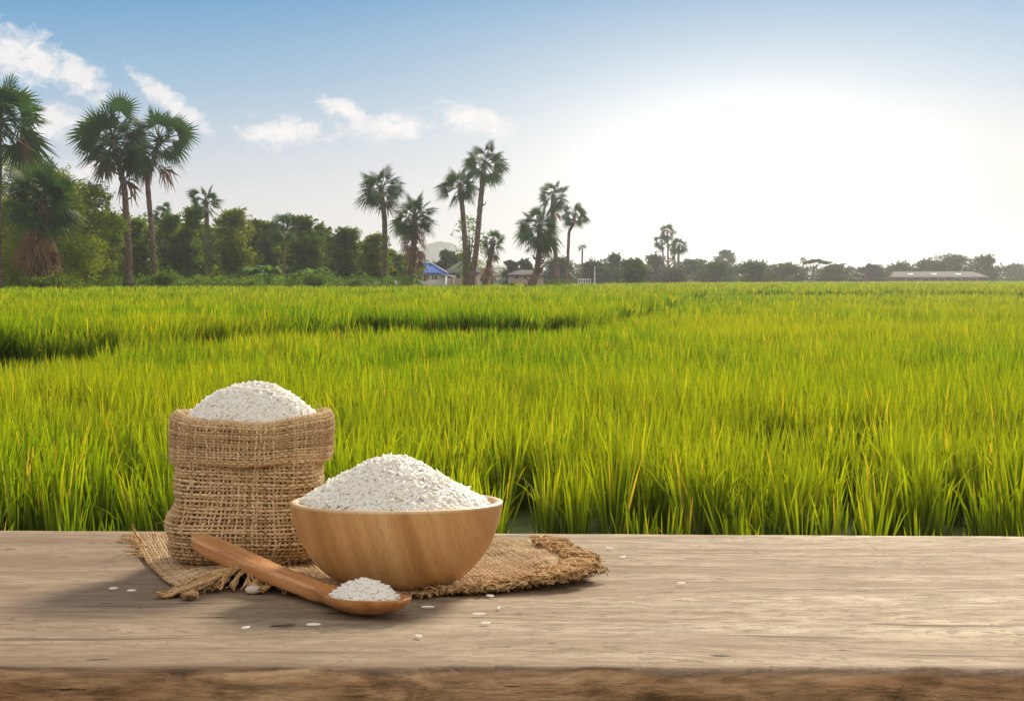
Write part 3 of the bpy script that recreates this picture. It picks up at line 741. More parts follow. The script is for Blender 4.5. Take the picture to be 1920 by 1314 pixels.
house('brown farmhouse with grey roof left of the shaggy leaning palm', 345, 950, 1022, 515, 962, 1004, 506, 9, M_GREYR, M_TAN,
      [('window', 966, 972, 517, 522, M_GLASS), ('window', 982, 988, 517, 522, M_GLASS)], 3)
house('long low grey shed at the far right of the field', 520, 1668, 1857, 519.5, 1686, 1838, 509, 16, M_GREYR, M_GREYW,
      [('door', 1700+i*30, 1712+i*30, 522, 527, M_GLASS) for i in range(5)], 2, 'shed', 'shed', skylights=(1713, 1757, 1803))
house('low dark-roofed shed hidden in scrub, left of the bushy coconut palm', 500, 1532, 1582, 523.5, 1540, 1574, 519.5, 7, M_GREYR, M_GREYW, [('door', 1550, 1556, 524.5, 527.5, M_GLASS)], 2, 'shed', 'shed')
house('low dark-roofed shed between the coconut palms and the long shed', 505, 1596, 1642, 523.5, 1604, 1634, 519.5, 7, M_GREYR, M_GREYW, [('door', 1612, 1618, 524.5, 527.5, M_GLASS)], 2, 'shed', 'shed')
house('pale hut barely showing through haze right of the distant palm cluster', 470, 1290, 1318, 520, 1296, 1312, 514, 6, M_GREYR, M_TAN, [('door', 1300, 1304, 521.5, 527, M_GLASS)], 2, 'hut', 'hut')

def bar_box(name, label, cat, px0, px1, top, D, mat, th=0.2, parts=None):
    a = at(px0, top, D); b = at(px1, top, D); mb = MB(); L = b[0]-a[0]
    mb.box(0, L, 0, th, -.2, a[2]-.2)
    cp = MB(); cp.box(-.04, L+.04, -.04, th+.04, a[2]-.197, a[2]-.11)
    root = empty(name, (a[0], D, .2), label, cat); link('panel', mb.build('panel', mat), root); link('coping', cp.build('coping', M_TRIM), root)
bar_box('garden_wall', 'low white wall running in front of the free-standing tree', 'wall', 632, 752, 523.5, 242, M_WHITE)
def railing():
    D = 300; a = at(1084, 522.5, D); b = at(1107, 522.5, D); h = a[2]-.2; root = empty('fence', (a[0], D, .2), 'short white rail fence by the tiny flat-crowned palm', 'fence')
    for zf in (.95, .55): r_ = MB(); r_.box(0, b[0]-a[0], 0, .06, h*zf-.05, h*zf+.04); link('rail', r_.build('rail', M_WHITE), root)
    for i in range(6): x = (b[0]-a[0])*i/5; p_ = MB(); p_.box(x-.05, x+.05, -.063, -.003, 0, h); link('post', p_.build('post', M_WHITE), root)
railing()
def pole(px, top, D, label):
    p = at(px, top, D); root = empty('utility_pole', (p[0], D, .2), label, 'pole'); h = p[2]-.2
    m_ = MB(); m_.add(*tube(np.array([(0, 0, -.2), (0, 0, h*.5), (0, 0, h)]), [.11, .1, .08], 8)); link('shaft', m_.build('shaft', M_TRIM, True), root)
    m_ = MB(); m_.box(-.5, .5, -.14, -.06, h-.45, h-.36); link('crossarm', m_.build('crossarm', M_GREYW), root)
pole(1115, 500, 345, 'grey pole standing right of the tiny flat-crowned palm')
pole(658, 507, 250, 'thin grey pole behind the low white wall')
def sign():
    p = at(620, 514.5, 238); h = p[2]-.2; root = empty('signboard', (p[0], 238, .2), 'small green signboard on posts right of the rounded shrub', 'sign')
    b = MB(); b.box(-.42, .42, 0, .05, h-.42, h); link('board', b.build('board', plain('green_paint', (0.02, 0.22, 0.14), .5, .05)), root)
    for x in (-.3, .3): b = MB(); b.box(x-.03, x+.03, .053, .11, -.1, h-.05); link('post', b.build('post', M_TRIM), root)
sign()
def hill():
    D = 3000; us = np.linspace(-1, 1, 90); vs = np.linspace(0, 1, 24); U, Vv = np.meshgrid(us, vs, indexing='ij')
    cx = at(838, 0, D)[0]; prof = np.interp(U*230+838, [600, 700, 780, 825, 848, 880, 930, 1000, 1068], [510, 480, 462, 452, 455, 478, 496, 506, 528])
    Hh = np.maximum(0, (HY-prof)/F*D)+1
    Z_ = Hh*np.sin(Vv*PI)**.8+.6*snoise(U*60, Vv*60, 9, 9, 4)*np.sin(Vv*PI)
    V = np.stack([cx+U*230/F*D, D+(Vv-.5)*500, Z_], -1).reshape(-1, 3)
    link('hill', mesh('hill', V, [grid_faces(90, 24)], plain('hill_forest', (0.05, 0.075, 0.03), .9, .5, .05), True), kind='structure')
hill()

# ------------------------------------------------------------------ the tabletop and what lies on it
def wood_board_mat():
    m, nt = new_mat('weathered_wood')
    tcn = nt.node('ShaderNodeTexCoord'); P = tcn.outputs['Object']
    at_ = nt.node('ShaderNodeAttribute', attribute_name='tint'); front, r2, r3 = nt.sep(at_.outputs['Color'])
    warp = nt.noise(nt.scale3(P, (2.2, 5, 5)), 1.0, 2)
    x, y, z = nt.sep(P)
    Pw = nt.comb(x, nt.m('ADD', y, nt.m('MULTIPLY', warp, 0.10)), nt.m('ADD', z, nt.m('MULTIPLY', warp, 0.03)))
    band = nt.noise(nt.scale3(Pw, (1.6, 24, 24)), 1.0, 4, 0.55)
    fine = nt.noise(nt.scale3(Pw, (24, 72, 72)), 1.0, 6, 0.72)
    fib = nt.noise(nt.scale3(Pw, (75, 170, 170)), 1.0, 4, 0.7)
    blot = nt.noise(nt.scale3(P, (3.2, 7, 7), (3, 1, 0)), 1.0, 5, 0.6)
    c = nt.ramp(band, [(0.25, (0.27, 0.20, 0.135)), (0.42, (0.34, 0.27, 0.19)), (0.56, (0.46, 0.395, 0.30)), (0.75, (0.53, 0.475, 0.38))])
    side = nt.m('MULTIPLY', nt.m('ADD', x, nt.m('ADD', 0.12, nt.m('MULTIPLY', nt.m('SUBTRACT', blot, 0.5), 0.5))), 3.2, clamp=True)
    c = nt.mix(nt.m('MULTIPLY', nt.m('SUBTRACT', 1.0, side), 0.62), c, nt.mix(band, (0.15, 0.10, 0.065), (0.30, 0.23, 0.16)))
    c = nt.mix(nt.m('MULTIPLY', nt.ramp(fine, [(0.40, 1.0), (0.55, 0.0)]), 0.60), c, (0.17, 0.125, 0.085))
    c = nt.mix(nt.m('MULTIPLY', nt.ramp(fib, [(0.38, 1.0), (0.54, 0.0)]), 0.62), c, (0.21, 0.15, 0.10))
    c = nt.mix(nt.m('MULTIPLY', nt.ramp(blot, [(0.5, 0.0), (0.75, 1.0)]), 0.25), c, (0.30, 0.23, 0.17))
    # thin dark checks along the grain and a few short scratches across it
    crk = nt.noise(nt.scale3(Pw, (30, 85, 85), (5, 9, 2)), 1.0, 3, 0.5)
    crack = nt.ramp(crk, [(0.25, 1.0), (0.295, 0.0)])
    crk2 = nt.noise(nt.scale3(P, (150, 14, 20), (1, 4, 2)), 1.0, 2, 0.5, 1.2)
    scr = nt.ramp(crk2, [(0.225, 1.0), (0.25, 0.0)])
    c = nt.mix(nt.m('MULTIPLY', crack, 0.85), c, (0.06, 0.04, 0.028))
    c = nt.mix(nt.m('MULTIPLY', scr, 0.45), c, (0.13, 0.095, 0.07))
    fn = nt.noise(nt.scale3(P, (7, 40, 60)), 1.0, 6, 0.7, 1.0)
    fn2 = nt.noise(nt.scale3(P, (26, 80, 60), (2, 2, 2)), 1.0, 5, 0.65)
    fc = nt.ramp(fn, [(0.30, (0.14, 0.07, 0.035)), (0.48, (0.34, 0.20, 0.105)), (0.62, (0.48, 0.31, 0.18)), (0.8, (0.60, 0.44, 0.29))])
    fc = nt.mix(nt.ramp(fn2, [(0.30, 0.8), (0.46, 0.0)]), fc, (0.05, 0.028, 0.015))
    fn3 = nt.noise(nt.scale3(P, (20, 170, 170)), 1.0, 4, 0.65)
    fc = nt.mix(nt.ramp(fn3, [(0.38, 0.5), (0.54, 0.0)]), fc, (0.07, 0.04, 0.022))
    fn4 = nt.ramp(nt.noise(nt.scale3(P, (22, 90, 170), (4, 1, 7)), 1.0, 3, 0.5), [(0.29, 1.0), (0.33, 0.0)])
    fc = nt.mix(nt.m('MULTIPLY', fn4, 0.85), fc, (0.03, 0.018, 0.012))
    lng = nt.ramp(nt.noise(nt.scale3(Pw, (7, 130, 130), (1, 7, 3)), 1.0, 2, 0.4), [(0.285, 1.0), (0.31, 0.0)])
    c = nt.mix(nt.m('MULTIPLY', lng, 0.7), c, (0.10, 0.065, 0.042))
    ck = nt.noise(nt.scale3(Pw, (48, 120, 120), (15, 2, 8)), 1.0, 1, 0.3)
    c = nt.mix(nt.m('MULTIPLY', nt.ramp(ck, [(0.20, 1.0), (0.225, 0.0)]), 0.9), c, (0.03, 0.02, 0.015))
    gm = nt.node('ShaderNodeGamma'); nt.put(gm.inputs[0], c); gm.inputs[1].default_value = 1.22; c = nt.mix(1.0, gm.outputs[0], (1.02, 1.0, 0.98), 'MULTIPLY')
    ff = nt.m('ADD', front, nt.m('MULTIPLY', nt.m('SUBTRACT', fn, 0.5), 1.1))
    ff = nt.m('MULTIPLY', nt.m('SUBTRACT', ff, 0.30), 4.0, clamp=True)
    c = nt.mix(ff, c, fc)  # front face: browner wood, with some of its shade put into the colour
    h = nt.m('ADD', nt.m('MULTIPLY', fine, 0.6), nt.m('ADD', nt.m('MULTIPLY', fib, 0.25), nt.m('MULTIPLY', crack, -1.4)))
    h = nt.m('ADD', h, nt.m('MULTIPLY', nt.m('ADD', nt.m('ADD', fn2, fn3), nt.m('MULTIPLY', fn4, -1.0)), nt.m('MULTIPLY', ff, 2.0)))
    spk = nt.noise(nt.scale3(Pw, (110, 130, 130), (8, 3, 1)), 1.0, 3, 0.6)
    c = nt.mix(nt.m('MULTIPLY', nt.ramp(spk, [(0.345, 1.0), (0.375, 0.0)]), nt.m('SUBTRACT', 0.6, nt.m('MULTIPLY', ff, 0.5))), c, (0.11, 0.08, 0.055))
    strk = nt.noise(nt.scale3(Pw, (5, 36, 36), (2, 6, 1)), 1.0, 5, 0.65)
    c = nt.mix(nt.m('MULTIPLY', nt.ramp(strk, [(0.36, 1.0), (0.50, 0.0)]), nt.m('SUBTRACT', 0.5, nt.m('MULTIPLY', ff, 0.4))), c, (0.23, 0.165, 0.115))
    finish(nt, principled(nt, c, 0.85, nt.bump(h, 0.8, 0.0014), 0.10)); return m

def build_table():
    root = empty('wooden_table', (0, 1.28, 0), 'weathered grey-brown plank table with a dark rough front edge', 'table')
    xs = np.linspace(-1.0, 1.0, 700)
    yb = np.interp(xs, [-1, -.36, .36, 1], [1.575, 1.557, 1.520, 1.49])+0.0012*snoise(xs, 0*xs, 31, .13, 4)
    yf = 1.008+0.0035*snoise(xs, 0*xs, 32, .30, 4)
    # cross-section from the back bottom over the top to the front bottom, as fractions
    prof = [(-1, 'b', -.05), (-1, 'b', -.006), (-1, 'r', 0)]
    rows = []; A = []
    th = 0.052
    rows.append((yb, -th+0*xs, 1)); rows.append((yb+.0, -.004+0*xs, .3)); rows.append((yb-.004, 0*xs, 0))
    for f in np.linspace(.03, .97, 44):
        y = yb+(yf-yb)*f; rows.append((y, -0.0004+0.0005*snoise(xs*.3, y, 33, .12, 3), 0))
    rad = 0.010+0.004*snoise(xs, 0*xs, 34, .18, 4)
    for a in np.linspace(0, 90, 9)[1:]:
        ar = RAD(a); n_ = snoise(xs*1.0, 0*xs+a*.003, 35, .05, 4)*.0012*(a/90)
        rows.append((yf+.006-(rad)*np.sin(ar)-n_, -(rad)*(1-np.cos(ar)), a/90))
    for zf in np.linspace(-.018, -th, 12):
        rows.append((yf+.006-rad-snoise(xs, 0*xs+zf, 36, .04, 5)*.0016, zf+0*xs, 1))
    rows.append((yf+.03, -th+0*xs, 1)); rows.append((yb, -th-.0+0*xs, 1))
    V = np.stack([np.stack([xs, y-1.28, TAB+z], -1) for y, z, _ in rows], 1); nr = len(rows)
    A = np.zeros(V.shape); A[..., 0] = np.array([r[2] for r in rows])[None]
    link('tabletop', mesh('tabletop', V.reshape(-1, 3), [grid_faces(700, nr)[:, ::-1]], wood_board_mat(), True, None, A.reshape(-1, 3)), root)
    lm = plain('table_leg_wood', (0.14, 0.09, 0.055), .85, .4, 8, bump=.4)
    for x in (-.9, .9):
        for y in (-.2, .17):
            b = MB(); b.box(x-.035, x+.035, y-.035, y+.035, .70, TAB-th-.002); link('leg', b.build('leg', lm), root)
build_table()

def yarn_mat(name, c0, c1, c2):
    m, nt = new_mat(name)
    tcn = nt.node('ShaderNodeTexCoord'); P = tcn.outputs['Object']
    at_ = nt.node('ShaderNodeAttribute', attribute_name='tint'); r, g, b = nt.sep(at_.outputs['Color'])
    n = nt.noise(P, 2600, 3, .7); n2 = nt.noise(P, 90, 3, .6)
    c = nt.ramp(nt.m('ADD', nt.m('MULTIPLY', r, .55), nt.m('MULTIPLY', nt.m('SUBTRACT', nt.m('ADD', nt.m('MULTIPLY', n, .6), nt.m('MULTIPLY', n2, .5)), .3), 1.0)), [(0.15, c0), (0.5, c1), (0.9, c2)])
    finish(nt, principled(nt, c, .9, nt.bump(n, .7, .0004), .1)); return m
M_SACK = yarn_mat('sack_yarn', (0.27, 0.165, 0.075), (0.52, 0.36, 0.195), (0.72, 0.54, 0.34))
M_CLOTH = yarn_mat('cloth_yarn', (0.28, 0.175, 0.085), (0.50, 0.35, 0.20), (0.70, 0.53, 0.34))
M_FRAY = yarn_mat('frayed_yarn', (0.25, 0.14, 0.055), (0.50, 0.31, 0.14), (0.68, 0.48, 0.27))
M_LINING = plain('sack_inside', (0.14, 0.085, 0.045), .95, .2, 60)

def weave(S, nu, nv, r, amp, closed=False, ulim=(0, 1), vlim=(0, 1), rs=None, wander=0.18, sides=5):
    """real over-and-under yarns on the surface S(u, v) -> points; nu yarns along v, nv yarns along u"""
    mb = MB(); rs = rs or np.random.default_rng(3); eps = 1e-3
    def nrm(u, v):
        du = S(u+eps, v)-S(u-eps, v); dv = S(u, v+eps)-S(u, v-eps)
        n = np.cross(du, dv); return n/(np.linalg.norm(n, axis=-1, keepdims=True)+1e-12)
    su = (ulim[1]-ulim[0])/nu; sv = (vlim[1]-vlim[0])/nv
    def wob(k, t, n):
        return wander*(0.6*np.sin(t*2*PI*rs.uniform(1, 3)+rs.uniform(0, 6.3))+0.5*np.sin(t*2*PI*rs.uniform(5, 11)+rs.uniform(0, 6.3))+0.5*rs.uniform(-1, 1))
    for i in range(nu):
        t = np.linspace(0, 1, nv*3+1); v = vlim[0]+t*(vlim[1]-vlim[0])
        u = ulim[0]+(i+.5)*su+wob(i, t, nu)*su
        off = amp*np.cos(PI*(t*nv-.5+i)); P = S(u, v)+nrm(u, v)*off[:, None]
        th = r*rs.uniform(.75, 1.25)*(1+.15*np.sin(t*nv*rs.uniform(.6, 1.4)+rs.uniform(0, 6)))
        V, F = tube(P, th, sides, .8); mb.add(V, F, (rs.random(), 0, 0))
    for j in range(nv):
        t = np.linspace(0, 1, nu*3+1); u = ulim[0]+t*(ulim[1]-ulim[0])
        v = vlim[0]+(j+.5)*sv+wob(j, t, nv)*sv
        off = -amp*np.cos(PI*(t*nu-.5+j)); P = S(u, v)+nrm(u, v)*off[:, None]
        th = r*rs.uniform(.75, 1.25)*(1+.15*np.sin(t*nu*rs.uniform(.6, 1.4)+rs.uniform(0, 6)))
        V, F = tube(P, th, sides, .8); mb.add(V, F, (rs.random(), 0, 0))
    return mb

def fuzz(mb, S, n, length, rs, r=0.00007, ul=(0, 1), vl=(0, 1)):
    """stray fibres standing off the surface"""
    for _ in range(n):
        u, v = rs.uniform(*ul), rs.uniform(*vl); p = S(np.array([u]), np.array([v]))[0]
        q = S(np.array([u+1e-3]), np.array([v]))[0]-p; q2 = S(np.array([u]), np.array([v+1e-3]))[0]-p
        nn = np.cross(q, q2); nn /= np.linalg.norm(nn)+1e-12
        d = rs.normal(size=3); d /= np.linalg.norm(d); L = length*rs.uniform(.4, 1.4); c = rs.normal(size=3)*.5
        t = np.linspace(0, 1, 6)[:, None]
        P = p+nn*.0004+(nn*rs.uniform(.2, .9)+d*.8)*t*L*.6+c*t*t*L*.5
        V, F = tube(P, r, 3); mb.add(V, F, (rs.uniform(.4, 1), 0, 0))

# --- burlap cloth
cloth_front = [(352, 1112, .0022), (390, 1098, .004), (420, 1078, .008), (450, 1062, .0115), (500, 1063, .0115), (540, 1073, .0095), (600, 1092, .006), (700, 1108, .002), (800, 1113, .0012), (900, 1108, .0012), (960, 1098, .002), (1010, 1088, .004), (1060, 1076, .006), (1088, 1064, .006)]
cloth_left = [(248, 1003, .0012), (262, 1030, .001), (275, 1055, .001), (305, 1085, .0012), (352, 1112, .0022)]
cloth_right = [(940, 1008, .0012), (985, 1016, .0022), (1030, 1030, .0055), (1062, 1044, .0075), (1088, 1064, .006)]
def px3(p): return ground_pt(p[0], p[1], TAB+p[2])
def poly(pts):
    Q = np.array([px3(p) for p in pts]); s = np.concatenate([[0], np.cumsum(np.linalg.norm(np.diff(Q, axis=0), axis=1))]); s /= s[-1]
    tt = np.linspace(0, 1, 160); C = np.stack([np.interp(tt, s, Q[:, k]) for k in range(3)], -1)
    for _ in range(14): C[1:-1] = (C[:-2]+2*C[1:-1]+C[2:])/4
    return lambda t: np.stack([np.interp(t, tt, C[:, k]) for k in range(3)], -1)
cf_, cl_, cr_ = poly(cloth_front), poly(cloth_left), poly(cloth_right)
A0, D0 = px3(cloth_left[0]), px3(cloth_right[0])
A0 = cl_(0.0); D0 = cr_(0.0); B0 = cf_(0.0); C0 = cf_(1.0)
def cloth_S(u, v):
    """u left to right, v back (0) to front (1)"""
    u = np.asarray(u, float); v = np.asarray(v, float); uc = u[..., None]; vc = v[..., None]
    back = A0+(D0-A0)*uc
    top = (1-vc)*back+vc*cf_(u); sidep = (1-uc)*cl_(v)+uc*cr_(v)
    bl = (1-uc)*(1-vc)*A0+uc*(1-vc)*D0+(1-uc)*vc*B0+uc*vc*C0
    P = top+sidep-bl
    base = .0012
    edge = np.exp(-((1-v)/.22)**2)+np.exp(-((1-u)/.16)**2)
    lift = np.clip(P[..., 2]-TAB-base, 0, None)*np.clip(edge, 0, 1)
    clear = np.clip((np.hypot(P[..., 0]-(744-CX)/F*1.264, P[..., 1]-1.264)-.036)/.02, 0, 1)*np.clip((np.maximum(np.abs(P[..., 0]+.160)/.052, np.abs(P[..., 1]-1.376)/.046)-1)/.25, 0, 1)
    wr = np.sin(u*23+v*9+2.2*np.sin(v*5))+.6*np.sin(u*41-v*19)+.6*np.sin(v*33+u*7)
    lift = lift+clear*.0010*np.clip(wr, 0, 3)
    P[..., 2] = TAB+base+lift+.00035*np.sin(u*37+v*11)*np.sin(v*29)
    return P
def build_cloth():
    rs = np.random.default_rng(5)
    root = empty('burlap_cloth', (-.1, 1.38, TAB), 'frayed square of burlap cloth under the sack and the bowl', 'cloth')
    inv = -np.array([-.1, 1.38, TAB])
    def Sl(u, v): return cloth_S(u, v)+inv
    mb = weave(Sl, 122, 104, .00075, .00042, rs=rs, wander=.16)
    fuzz(mb, lambda u, v: Sl(u, v), 900, .006, rs, vl=(.6, 1)); fuzz(mb, Sl, 500, .006, rs, ul=(.7, 1))
    link('cloth', mb.build('cloth', M_CLOTH, True), root)
    # a thin felted backing keeps the weave from showing bare table through every gap
    U, Vv = np.meshgrid(np.linspace(.004, .996, 90), np.linspace(.004, .996, 80), indexing='ij')
    P = Sl(U, Vv); P[..., 2] -= .0009
    link('underside', mesh('underside', P.reshape(-1, 3), [grid_faces(90, 80)], plain('cloth_under', (.23, .15, .08), .95, .3, 200), True), root)
    fr = MB()
    def strand(p, d, L, r, curl, drop, thick_end=1.0, floor=.0008, nf=6, spread=1.0):
        """a frayed yarn: a few fibres twisted loosely, opening towards the end"""
        t = np.linspace(0, 1, 12); d = d/np.linalg.norm(d)
        side = np.cross(d, [0, 0, 1.]); side /= np.linalg.norm(side)+1e-9
        ax = p+d*(t*L)[:, None]+side*(curl*L*np.sin(t*PI*rs.uniform(.5, 1.3)))[:, None]
        ax[:, 2] -= drop*t**1.6
        ax[:, 2] = np.maximum(ax[:, 2], TAB+floor)
        for f in range(nf):
            ph = rs.uniform(0, 2*PI); tw = rs.uniform(3, 6); o = r*(.5+spread*1.6*t**1.5)
            Q = ax+side*(np.cos(ph+tw*t)*o)[:, None]+np.array([0, 0, 1.])*(np.abs(np.sin(ph+tw*t))*o)[:, None]
            Q += rs.normal(size=Q.shape)*.00012*spread
            V, F = tube(Q+inv, r*.55*(1-.55*t), 4); fr.add(V, F, (rs.random(), 0, 0))
    # front fringe: thick tufts hanging from the lifted fold
    for i, u in enumerate(np.linspace(.012, .60, 60)):
        p = cf_(u).copy(); h = p[2]-TAB; out = np.array([rs.normal(0, .35)-.15, -1, 0.])
        if u < .16: out = np.array([-1.0+rs.normal(0, .15), -.55, 0])
        L = rs.uniform(.011, .018)+h*.9
        strand(p, out, L*(.9 if u > .16 else 1.2), .0013, rs.uniform(-.3, .3), h*1.0+.001, nf=8)
    # the gathered tassel at the front left corner
    c = px3((360, 1110, .003))
    for k in range(12): strand(c+rs.normal(size=3)*.0008, np.array([-.05+rs.normal(0, .22), -1, 0]), rs.uniform(.008, .016), .0010, rs.uniform(-.2, .2), .002, nf=6)
    for k in range(16): strand(px3((430, 1080, .006))+rs.normal(size=3)*.001, np.array([-1, -.42+rs.normal(0, .1), 0]), rs.uniform(.018, .026), .0009, rs.uniform(-.15, .15), .003, nf=5, spread=.5)
    # right-hand front edge: dense brown frayed roll
    for u in np.linspace(.60, 1.0, 120):
        p = cf_(u).copy(); h = p[2]-TAB; w_ = .4+.6*max(0, (u-.62)/.38)
        for q in range(4 if u > .8 else 2):
            d = np.array([rs.normal(0, .8), -1, 0]); strand(p+np.array([0, rs.uniform(-.004, .008)*w_, rs.uniform(0, .005)*w_]), d, rs.uniform(.005, .012)*(.6+w_*.7), .0012, rs.uniform(-.9, .9), h*.5, nf=8, spread=1.5)
    for v in np.linspace(.35, 1, 70):
        p = cr_(v).copy(); h = p[2]-TAB
        for q in range(4): strand(p+rs.normal(size=3)*.002+np.array([0, 0, .0015]), np.array([1, rs.normal(-.3, .8), .1]), rs.uniform(.005, .012), .0011, rs.uniform(-.9, .9), h*.6, nf=7, spread=1.5)
    tip0 = px3((1078, 1060, .006))
    for k in range(16): strand(tip0+rs.normal(size=3)*.001, np.array([.0145, .024+rs.normal(0, .003), .0])+0, rs.uniform(.020, .031), .0010, rs.uniform(-.12, .12), .0005, nf=7, spread=.9)
    # back left corner: loose pale yarn ends
    for v in np.linspace(0, .42, 26):
        p = cl_(v).copy()+np.array([0, 0, .0004]); strand(p+np.array([.002, 0, 0]), np.array([-1, rs.normal(0, .4), 0]), rs.uniform(.004, .012), .0007, rs.uniform(-.5, .5), 0, nf=3, spread=.4)
    strand(px3((262, 1018, .002)), np.array([-1, .35, 0]), .018, .0007, .1, 0, nf=3, spread=.2)
    strand(px3((262, 1034, .002)), np.array([-1, .1, 0]), .011, .0007, -.1, 0, nf=3, spread=.2)
    P = np.array([px3((275, 1025, .002)), px3((262, 1010, .006)), px3((254, 1000, .011)), px3((250, 990, .016)), px3((250, 981, .020))])
    V, F = tube(P+inv, [.0008, .0008, .0007, .0006, .0003], 5); fr.add(V, F, (.8, 0, 0))
    # fine hairs
    for k in range(1500):
        u = rs.uniform(0, 1); e = cf_(u) if rs.random() < .7 else cr_(rs.uniform(.4, 1)); p = e+rs.normal(size=3)*.002+np.array([0, -.002, .001])
        t = np.linspace(0, 1, 5)[:, None]; d = rs.normal(size=3); L = rs.uniform(.003, .009); Q = p+d*t*L*.5+rs.normal(size=3)*t*t*L*.4
        Q[:, 2] = np.maximum(Q[:, 2], TAB+.0003); V, F = tube(Q+inv, .00007, 3); fr.add(V, F, (rs.uniform(.3, 1), 0, 0))
    link('fringe', fr.build('fringe', M_FRAY, True), root)
build_cloth()

# --- burlap sack
SX, SY = -.1600, 1.376
def superell(th, a, b, n=3.0):
    c, s = np.cos(th), np.sin(th); k = (np.abs(c)**n+np.abs(s)**n)**(-1/n); return a*c*k, b*s*k
def sack_body(u, v):
    """u round (0..1), v from bottom (0) to the cuff (1)"""
    th = 2*PI*np.asarray(u, float)+.2; v = np.asarray(v, float)
    z = .0022+.068*v
    a = np.interp(v, [0, .06, .15, .3, .55, .8, 1.05], [.0375, .0438, .0466, .0462, .0446, .0436, .0430])
    b = np.interp(v, [0, .06, .15, .3, .55, .8, 1.05], [.0310, .0385, .0415, .0418, .0402, .0386, .0376])
    x, y = superell(th, a, b, 3.2)
    lump = .0016*np.sin(th*3+1+v*3)+.0022*np.exp(-((v-.22)/.2)**2)-.0012*np.exp(-((v-.6)/.18)**2)+.0008*np.sin(th*7+v*9)+.0006*np.sin(v*21+th*2)+.0010*np.exp(-((v-.82)/.1)**2)*np.sin(th*5)
    # diagonal creases near the lower left corner
    cr = .0016*np.sin(18*(v+.12*(th-PI)))*np.exp(-((th-3.6)/.5)**2)*np.exp(-((v-.25)/.3)**2)
    r = 1+(lump+cr)/.045
    return np.stack([x*r-.002*(1-v), y*r, z+.0012*np.sin(th*2+.6)*v], -1)
CU = np.array([(-.0055, .078), (-.0040, .0835), (-.0022, .0880), (.0008, .0903), (.0036, .0893), (.0050, .0860), (.0055, .0800), (.0054, .0730), (.0056, .0670), (.0050, .0630), (.0030, .0610), (.0002, .0615), (-.0006, .0640)])
CU = CU[::-1].copy()
cs = np.concatenate([[0], np.cumsum(np.linalg.norm(np.diff(CU, axis=0), axis=1))]); cs /= cs[-1]
ctt = np.linspace(0, 1, 120); CC = np.stack([np.interp(ctt, cs, CU[:, k]) for k in range(2)], -1)
for _ in range(20): CC[1:-1] = (CC[:-2]+2*CC[1:-1]+CC[2:])/4
def sack_cuff(u, v):
    th = 2*PI*np.asarray(u, float)+.2; v = np.asarray(v, float)
    o = np.interp(v, ctt, CC[:, 0]); z = np.interp(v, ctt, CC[:, 1])
    a = .0425+o; b = .0375+o
    x, y = superell(th, a, b, 2.6)
    up = (z-.061)/.03
    w_ = .0009*np.sin(th*4+1)+.0007*np.sin(th*9+2)*up
    dz = up*(.0022*np.abs(np.cos(th))**2-.0030*np.clip(-np.sin(th), 0, 1)**2+.0006*np.sin(th*6))+(1-up)*(.0012*np.sin(th+2.2)+.0007*np.sin(th*5))
    return np.stack([x*(1+w_/.045)+.001*up, y*(1+w_/.045), z+dz], -1)
def build_sack():
    rs = np.random.default_rng(8)
    root = empty('burlap_sack', (SX, SY, TAB+.0014), 'small brown burlap sack with folded cuff, heaped with white rice', 'sack')
    mb = weave(sack_body, 118, 30, .00092, .00048, rs=rs, wander=.2)
    fuzz(mb, sack_body, 700, .005, rs); link('sack_body', mb.build('sack_body', M_SACK, True), root)
    mb = weave(sack_cuff, 122, 29, .00092, .00048, rs=rs, wander=.2)
    fuzz(mb, sack_cuff, 700, .005, rs); link('cuff', mb.build('cuff', M_SACK, True), root)
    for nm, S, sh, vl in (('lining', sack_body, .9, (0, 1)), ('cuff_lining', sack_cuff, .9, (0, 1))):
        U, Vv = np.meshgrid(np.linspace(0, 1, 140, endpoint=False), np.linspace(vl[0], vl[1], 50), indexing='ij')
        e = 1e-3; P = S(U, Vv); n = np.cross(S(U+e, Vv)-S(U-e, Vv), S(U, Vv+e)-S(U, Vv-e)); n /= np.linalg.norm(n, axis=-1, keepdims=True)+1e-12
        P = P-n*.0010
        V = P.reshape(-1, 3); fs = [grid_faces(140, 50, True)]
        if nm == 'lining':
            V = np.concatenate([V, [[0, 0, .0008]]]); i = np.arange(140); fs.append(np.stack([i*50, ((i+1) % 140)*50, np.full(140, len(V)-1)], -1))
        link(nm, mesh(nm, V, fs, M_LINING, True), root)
build_sack()

